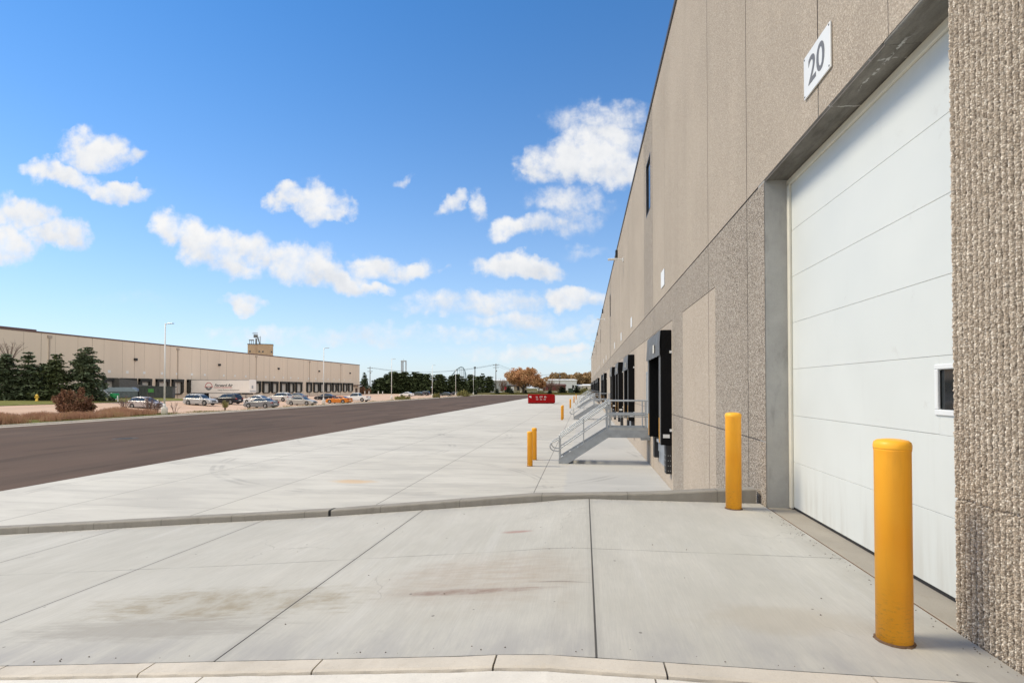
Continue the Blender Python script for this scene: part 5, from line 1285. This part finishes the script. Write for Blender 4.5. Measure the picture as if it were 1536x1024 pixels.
grasses('meadow_grass', 26000, (-40, 20, 216, 262), .2, .5, leafmat('meadow_blades', (.10, .10, .03), (.17, .15, .05), (.24, .18, .08), .15), 'rough meadow grass beyond the end of the yard', 6, .4, .08, .9)
# pines beyond the lot
G2 = 'far row of dark pines'
pr_ = [conifer(8.5, 4.2, 21, M['pine'], 11, .03, .8, .55, .42, 3), conifer(8.5, 3.2, 22, M['pine'], 12, .03, .75, .55, .6, 2), conifer(9.0, 4.0, 23, M['pine'], 11, .10, .8, .55, .35, 3)]
used = [0, 0, 0]
FP = [(563, 236, 6.3, 0), (572, 232, 7.2, 2), (581, 238, 8.9, 0), (591, 234, 9.9, 2), (599, 240, 9.4, 0), (607, 235, 9.8, 2), (614, 240, 8.8, 1), (622, 236, 9.8, 0), (631, 240, 9.2, 2), (640, 236, 9.0, 0), (651, 246, 8.6, 1), (660, 242, 9.0, 2), (667, 248, 7.8, 1), (678, 246, 8.4, 0), (686, 250, 9.2, 2), (694, 252, 8.2, 1), (706, 258, 9.2, 0), (717, 268, 8.2, 2), (724, 262, 9.6, 1), (734, 266, 8.2, 2)]
wh = ['left end of the row, beside the first dark spruce', 'second from the left', 'third from the left, in front of the pale tower gap', 'fourth from the left', 'fifth from the left, just left of the drop tower', 'sixth from the left, below the drop tower', 'seventh from the left', 'eighth from the left', 'ninth from the left, above the two dark cars', 'tenth from the left, beside the fourth lamp post', 'eleventh from the left', 'twelfth from the left', 'thirteenth from the left, small', 'fourteenth from the left, left of the coaster hill', 'fifteenth from the left, below the coaster hill', 'sixteenth from the left, by the lorry', 'seventeenth from the left, behind the lorry', 'eighteenth from the left, below the grey column', 'nineteenth from the left, pointed', 'right end of the row, left of the tall utility pole']
for (px_, z_, h, k), w_ in zip(FP, wh):
    o = pr_[k] if not used[k] else copy_tree(pr_[k]); used[k] = 1
    base_h = (8.5, 8.5, 9.0)[k]; put(o, at(px_, z_), h/base_h, rnd.uniform(0, 6), 'far row pine, '+w_, 'tree', G2)
put(conifer(9.2, 3.3, 25, M['spruce'], 18, .0, .6, .7, .95, 1), at(546.5, 222), 1, 0, 'pointed dark spruce right beside the corner of the long warehouse', 'tree')
put(bush(3.4, 3.0, 41, M['brownbush'], 1800, .3), at(545, 214), 1, 0, 'rust brown bush at the foot of the pointed spruce', 'bush')
# orange maple and the autumn wood on the right
put(broadleaf(12.4, 7.6, 51, M['orange'], n=22000, leaf=.5, trunks=2, low=.16, nclump=110, flat=.95), at(785, 238), 1, 0, 'big orange autumn tree left of the low red brick building')
put(broadleaf(8.0, 4.4, 52, M['orange'], n=6000, leaf=.5, trunks=1, low=.2, nclump=34), at(808, 252), 1, 0, 'smaller orange tree leaning out behind the big one on its right')
fp2 = broadleaf(15, 8.5, 53, M['autumn'], n=6500, leaf=1.0, nclump=40, low=.12); fp3 = broadleaf(14, 8, 54, M['autumn'], n=6500, leaf=1.0, nclump=34, low=.12)
AT = [(819, 415, 14.5), (829, 420, 15.5), (838, 400, 18.5), (847, 410, 17.5), (856, 420, 17), (865, 410, 17.3), (874, 390, 18.2), (884, 400, 18.6), (893, 405, 18)]
wl = ['first from its left end', 'second from its left end', 'third, behind the distant utility pole', 'fourth from its left end', 'fifth, in the middle', 'sixth from its left end', 'seventh, rising above the others', 'last one before the warehouse corner', 'partly behind the warehouse corner']
for i, ((px_, z_, h), w_) in enumerate(zip(AT, wl)):
    o = (fp2 if i == 0 else fp3) if i < 2 else copy_tree(fp2 if i % 2 else fp3)
    h = h*.84-1.2; put(o, at(px_, z_), h/(15 if (i == 0 or (i > 1 and i % 2)) else 14), rnd.uniform(0, 6), 'brown autumn tree in the wood behind the white building, '+w_, 'tree', 'autumn wood behind the white building')
# thin bare trees in front of the far buildings
for i, (px_, z_, h, lb) in enumerate([(753, 285, 7, 'bare reddish tree right of the tall utility pole'), (816, 285, 6, 'bare rust brown tree left of the low red building'), (826, 288, 6.5, 'bare dark tree in front of the white building'), (836, 284, 4.5, 'rust coloured low tree before the red brick building')]):
    put(twiggy(h, h*.55, 60+i, 40, thick=.09, name='bare_tree', mat=simple('reddish_twigs', (.20, .12, .09), .9)), at(px_, z_), 1, 0, lb, 'tree')
G3 = 'small dark evergreens on the grass'
cs = [(712.4, 236, 2.2, 'below the grey column'), (745.6, 238, 2.6, 'at the foot of the tall utility pole'), (763, 256, 3.6, 'left one of the pair before the low tan building'), (767, 240, 2.6, 'right one of the pair before the low tan building'), (788.5, 240, 2.0, 'under the big orange tree'), (824.7, 226, 2.4, 'just above the red dumpster'), (842, 245, 3.4, 'left of the green utility box'), (845.5, 246, 3.0, 'right next to the one left of the green utility box'), (865, 246, 3.8, 'right of the green utility box')]
sp_ = conifer(3.0, 1.2, 71, M['darkshrub'], 9, .0, .4, 1.2, .55, 1)
for i, (px_, z_, h, w_) in enumerate(cs):
    o = sp_ if i == 0 else copy_tree(sp_); put(o, at(px_, z_), h/3*1.2, rnd.uniform(0, 6), 'small dark evergreen '+w_, 'shrub', G3, scz=h/3)
def ubox():
    r = empty('utility_box'); m = simple('utility_green', (.03, .055, .035), .6)
    one(lambda b: b.box(-1.1, 1.1, -1, 1, .1, 2.2, .06), 'cabinet', m, r); one(lambda b: b.box(-1.2, 1.2, -1.1, 1.1, 2.2, 2.35, .03), 'lid', m, r); one(lambda b: b.box(-1.3, 1.3, -1.2, 1.2, -.2, .1), 'plinth', M['slab'], r)
    r.location = at(856, 246); tag(r, 'dark green utility box on the grass between small evergreens', 'utility box')
ubox()
put(bush(2.4, 3.2, 81, M['gweed'], 1800, .35), at(879, 250), 1, 0, 'olive bush beside the far end of the right warehouse', 'bush')
# ------------------------------------------------------------------ every loose bolt, rail or curtain becomes a part of its own
SPLIT = {'side_curtain': 'side_curtain', 'guide_stripe': 'guide_stripe', 'bracket': 'bracket', 'bumper_bolts': 'bolt', 'screw': 'screw', 'insulators': 'insulator', 'wall_bracket': 'wall_bracket',
         'roof_rails': 'roof_rail', 'skid': 'skid', 'rail': 'rail', 'fan_stack': 'fan_stack', 'top_rail': 'top_rail', 'dock_shelter': None, 'frame': 'frame_leg'}
def loose(me):
    par = list(range(len(me.vertices)))
    def find(a):
        while par[a] != a: par[a] = par[par[a]]; a = par[a]
        return a
    for e in me.edges:
        a, b = find(e.vertices[0]), find(e.vertices[1])
        if a != b: par[a] = b
    g = {}
    for p in me.polygons: g.setdefault(find(p.vertices[0]), []).append(p.index)
    return list(g.values())
cache = {}
for o in list(bpy.data.objects):
    nm = o.name.split('.')[0]
    if o.type != 'MESH' or not SPLIT.get(nm): continue
    me = o.data
    if me.name not in cache:
        out = []
        for grp in loose(me):
            b = MB(); mp = {}
            for pi in grp:
                p = me.polygons[pi]; ids = []
                for v in p.vertices:
                    if v not in mp: mp[v] = len(b.v); b.v.append(tuple(me.vertices[v].co))
                    ids.append(mp[v])
                b.f.append(tuple(ids)); b.m.append(p.material_index); b.sm.append(p.use_smooth)
            m2 = bpy.data.meshes.new(SPLIT[nm]); m2.from_pydata(b.v, [], b.f)
            for mt in me.materials: m2.materials.append(mt)
            m2.polygons.foreach_set('use_smooth', b.sm); m2.update(); out.append(m2)
        cache[me.name] = out
    pcs = cache[me.name]
    if len(pcs) < 2: continue
    ch = kids(o)
    for i, m2 in enumerate(pcs):
        if i == 0: o.data = m2; o.name = SPLIT[nm]
        else:
            c = bpy.data.objects.new(SPLIT[nm], m2); COL.objects.link(c); c.parent = o.parent; c.location = o.location; c.rotation_euler = o.rotation_euler; c.scale = o.scale
# ------------------------------------------------------------------ SKY
W = bpy.data.worlds.new("World"); S.world = W; W.use_nodes = True
SUN_EL = R(47); SUN_DIR = Vector((-1, -.02, 0)).normalized()
def sky():
    t = NT(tree=W.node_tree); t.n.clear()
    out = t.node('ShaderNodeOutputWorld')
    sk = t.node('ShaderNodeTexSky', sky_type='NISHITA'); sk.sun_disc = False; sk.sun_elevation = SUN_EL
    sk.sun_rotation = math.atan2(SUN_DIR.x, SUN_DIR.y); sk.air_density = .9; sk.dust_density = .05; sk.ozone_density = 2.8; sk.altitude = 200
    d = t.node('ShaderNodeTexCoord').outputs['Generated']
    fw = (-math.sin(PSI), math.cos(PSI), 0); rt = (math.cos(PSI), math.sin(PSI), 0)
    f = t.vm('DOT_PRODUCT', d, fw); u = t.vm('DOT_PRODUCT', d, rt); w = t.sep(d)[2]
    ff = t.m('MAXIMUM', f, .05)
    p = t.m('DIVIDE', u, ff); q = t.m('DIVIDE', w, ff)
    cb = t.node('ShaderNodeCombineXYZ'); t.put(cb.inputs[0], p); t.put(cb.inputs[1], q); P = cb.outputs[0]
    def n2d(sc, de, out=1):
        n = t.node('ShaderNodeTexNoise', noise_dimensions='2D'); t.put(n.inputs['Vector'], P)
        n.inputs['Scale'].default_value = sc; n.inputs['Detail'].default_value = de; n.inputs['Roughness'].default_value = .6
        return n.outputs[out]
    n1 = n2d(8, 3); n2 = n2d(30, 4)
    off = t.vm('ADD', t.vm('MULTIPLY', t.vm('SUBTRACT', n1, (.5, .5, .5)), (.10, .07, 0)), t.vm('MULTIPLY', t.vm('SUBTRACT', n2, (.5, .5, .5)), (.042, .028, 0)))
    PP = t.vm('ADD', t.vm('ADD', P, off), (0, 0, 1))
    # (x, y, rx, ry, angle, density) of each cloud mass as seen from the yard
    C = [(140, 222, 52, 30, -5, .9), (175, 228, 25, 18, 0, .7), (95, 262, 52, 20, 14, 1), (165, 285, 58, 16, 6, 1), (25, 318, 48, 26, 10, .85), (12, 365, 44, 32, 0, 1), (80, 345, 48, 22, 0, .85),
         (430, 298, 38, 20, 0, 1), (480, 300, 50, 30, 5, 1), (505, 318, 28, 16, 0, .8), (262, 345, 32, 24, 20, .9), (300, 365, 40, 34, 25, 1), (360, 375, 58, 34, 5, 1), (345, 405, 52, 18, 15, .8), (450, 395, 58, 30, 10, 1), (500, 420, 70, 22, 10, .9), (560, 400, 55, 20, 5, .75), (620, 405, 42, 18, -12, .9), (560, 435, 38, 10, 8, .8),
         (362, 456, 42, 12, 0, .75), (600, 280, 22, 8, -25, .4), (678, 309, 34, 13, -18, .65), (727, 305, 16, 18, 0, .6),
         (905, 170, 78, 26, 0, .55), (860, 178, 40, 22, 0, .45), (870, 235, 92, 32, -4, 1), (925, 250, 70, 30, 0, .95), (790, 243, 30, 12, 20, .7), (905, 205, 60, 30, 0, .8), (850, 298, 58, 26, 5, .6), (790, 335, 50, 18, -8, .8), (850, 330, 50, 26, 0, .45),
         (775, 398, 62, 20, 4, 1), (850, 446, 52, 18, 6, 1), (890, 455, 60, 12, 0, .5), (715, 455, 95, 19, 0, .62), (770, 480, 85, 14, 0, .5), (655, 466, 60, 13, 0, .45), (850, 517, 55, 9, 0, .75), (800, 530, 120, 13, 0, .42), (560, 505, 190, 15, 0, .34), (690, 505, 120, 12, 0, .36), (860, 495, 80, 12, 0, .4), (880, 375, 50, 9, 0, .25), (400, 500, 90, 14, 0, .38), (190, 450, 90, 12, 0, .12), (1040, 250, 60, 30, 0, .6), (-60, 330, 60, 30, 0, .9)]
    tot = None; low = None
    for (x, y, rx, ry, an, de) in C:
        de = min(1.25, de*1.3)
        cx, cy, c_, s_, ax, ay = (x-768)/FPX, (582-y)/FPX, math.cos(R(-an)), math.sin(R(-an)), rx*1.2/FPX, ry*1.22/FPX
        d1 = t.vm('DOT_PRODUCT', PP, (c_/ax, s_/ax, -(c_*cx+s_*cy)/ax)); d2 = t.vm('DOT_PRODUCT', PP, (-s_/ay, c_/ay, -(-s_*cx+c_*cy)/ay))
        L = t.m('MULTIPLY_ADD', d1, d1, t.m('MULTIPLY', d2, d2))
        a = t.m('MULTIPLY_ADD', L, -de, de)
        tot = t.m('MAXIMUM', a, 0.0) if tot is None else t.m('MAXIMUM', tot, a)
        s = t.m('MULTIPLY', d2, t.m('MAXIMUM', a, 0.0))
        low = s if low is None else t.m('ADD', low, s)
    h1 = t.sep(n1); h2 = t.sep(n2)
    n3 = t.sep(n2d(62, 4))
    rag = t.m('MULTIPLY_ADD', t.m('SUBTRACT', n3[0], .5), .38, t.m('MULTIPLY', t.m('SUBTRACT', h2[2], .5), .75))
    al = t.rng(t.m('ADD', tot, t.m('MULTIPLY', rag, t.rng(tot, 0, .3, 0, 1))), .0, 1.05, 0, 1)
    al = t.m('MULTIPLY', al, t.rng(t.m('MULTIPLY_ADD', h2[2], .45, t.m('MULTIPLY', h1[2], .55)), .3, .55, .62, 1.0), clamp=True)
    al = t.m('MULTIPLY', al, t.rng(f, .06, .15, 0, 1))
    # lighting of the cloud: brighter crowns, faintly blue-grey bases
    nn = t.m('MULTIPLY_ADD', t.m('SUBTRACT', h2[0], .5), 1.2, t.m('MULTIPLY', t.m('SUBTRACT', h1[0], .5), 1.3))
    sh = t.m('ADD', t.m('MULTIPLY', low, .55), nn)
    cc = t.ramp(t.m('ADD', t.m('MULTIPLY', sh, .5), .55), [(.15, (.74, .775, .83)), (.5, (.88, .895, .92)), (.8, (.97, .97, .97))])
    # horizon veil
    el = t.m('MAXIMUM', w, 0)
    veil = t.m('MULTIPLY', t.m('POWER', 2.718, t.m('MULTIPLY', el, -4.6)), .90)
    b1 = t.node('ShaderNodeBackground'); 
    hs = t.node('ShaderNodeHueSaturation'); hs.inputs['Saturation'].default_value = SKY_SAT; hs.inputs['Value'].default_value = 1; t.put(hs.inputs['Color'], sk.outputs[0])
    t.put(b1.inputs[0], hs.outputs[0]); b1.inputs[1].default_value = SKY
    b2 = t.node('ShaderNodeBackground'); t.put(b2.inputs[0], (.70, .80, .925)); b2.inputs[1].default_value = CLOUD*.93
    b3 = t.node('ShaderNodeBackground'); t.put(b3.inputs[0], cc); b3.inputs[1].default_value = CLOUD
    m1 = t.node('ShaderNodeMixShader'); t.put(m1.inputs[0], veil); t.l.new(b1.outputs[0], m1.inputs[1]); t.l.new(b2.outputs[0], m1.inputs[2])
    m2 = t.node('ShaderNodeMixShader'); t.put(m2.inputs[0], al); t.l.new(m1.outputs[0], m2.inputs[1]); t.l.new(b3.outputs[0], m2.inputs[2])
    # unseen bright cloud added behind and right of the camera as white fill
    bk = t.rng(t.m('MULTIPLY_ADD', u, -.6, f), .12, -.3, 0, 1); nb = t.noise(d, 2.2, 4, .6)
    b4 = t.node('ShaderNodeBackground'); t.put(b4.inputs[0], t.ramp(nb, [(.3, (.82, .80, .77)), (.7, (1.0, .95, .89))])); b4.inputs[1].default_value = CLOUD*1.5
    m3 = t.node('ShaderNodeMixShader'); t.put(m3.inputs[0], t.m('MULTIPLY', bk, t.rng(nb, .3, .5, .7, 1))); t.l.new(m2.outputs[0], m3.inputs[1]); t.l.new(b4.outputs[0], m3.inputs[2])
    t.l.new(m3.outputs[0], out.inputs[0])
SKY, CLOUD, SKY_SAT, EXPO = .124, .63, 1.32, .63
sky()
sl = bpy.data.lights.new('sun', 'SUN'); sl.energy = 2.3; sl.angle = R(18); sl.color = (1, .895, .70)
so = bpy.data.objects.new('sun', sl); COL.objects.link(so)
sd = Vector((SUN_DIR.x*math.cos(SUN_EL), SUN_DIR.y*math.cos(SUN_EL), math.sin(SUN_EL)))
so.rotation_euler = sd.to_track_quat('Z', 'Y').to_euler(); so.location = (-20, -20, 40)

W.cycles.sampling_method = "MANUAL"; W.cycles.sample_map_resolution = 512
# ------------------------------------------------------------------ CAMERA
cam = bpy.data.cameras.new('camera'); co = bpy.data.objects.new('camera', cam); COL.objects.link(co)
co.location = (0, 0, EYE); co.rotation_euler = (math.pi/2+PITCH, 0, PSI)
cam.sensor_width = 36; cam.lens = 36*FPX/1536; cam.shift_y = 56.8/1536; cam.clip_start = .05; cam.clip_end = 8000
S.camera = co
vs = S.view_settings; vs.view_transform = 'Standard'; vs.look = 'None'; vs.exposure = EXPO; vs.gamma = 1
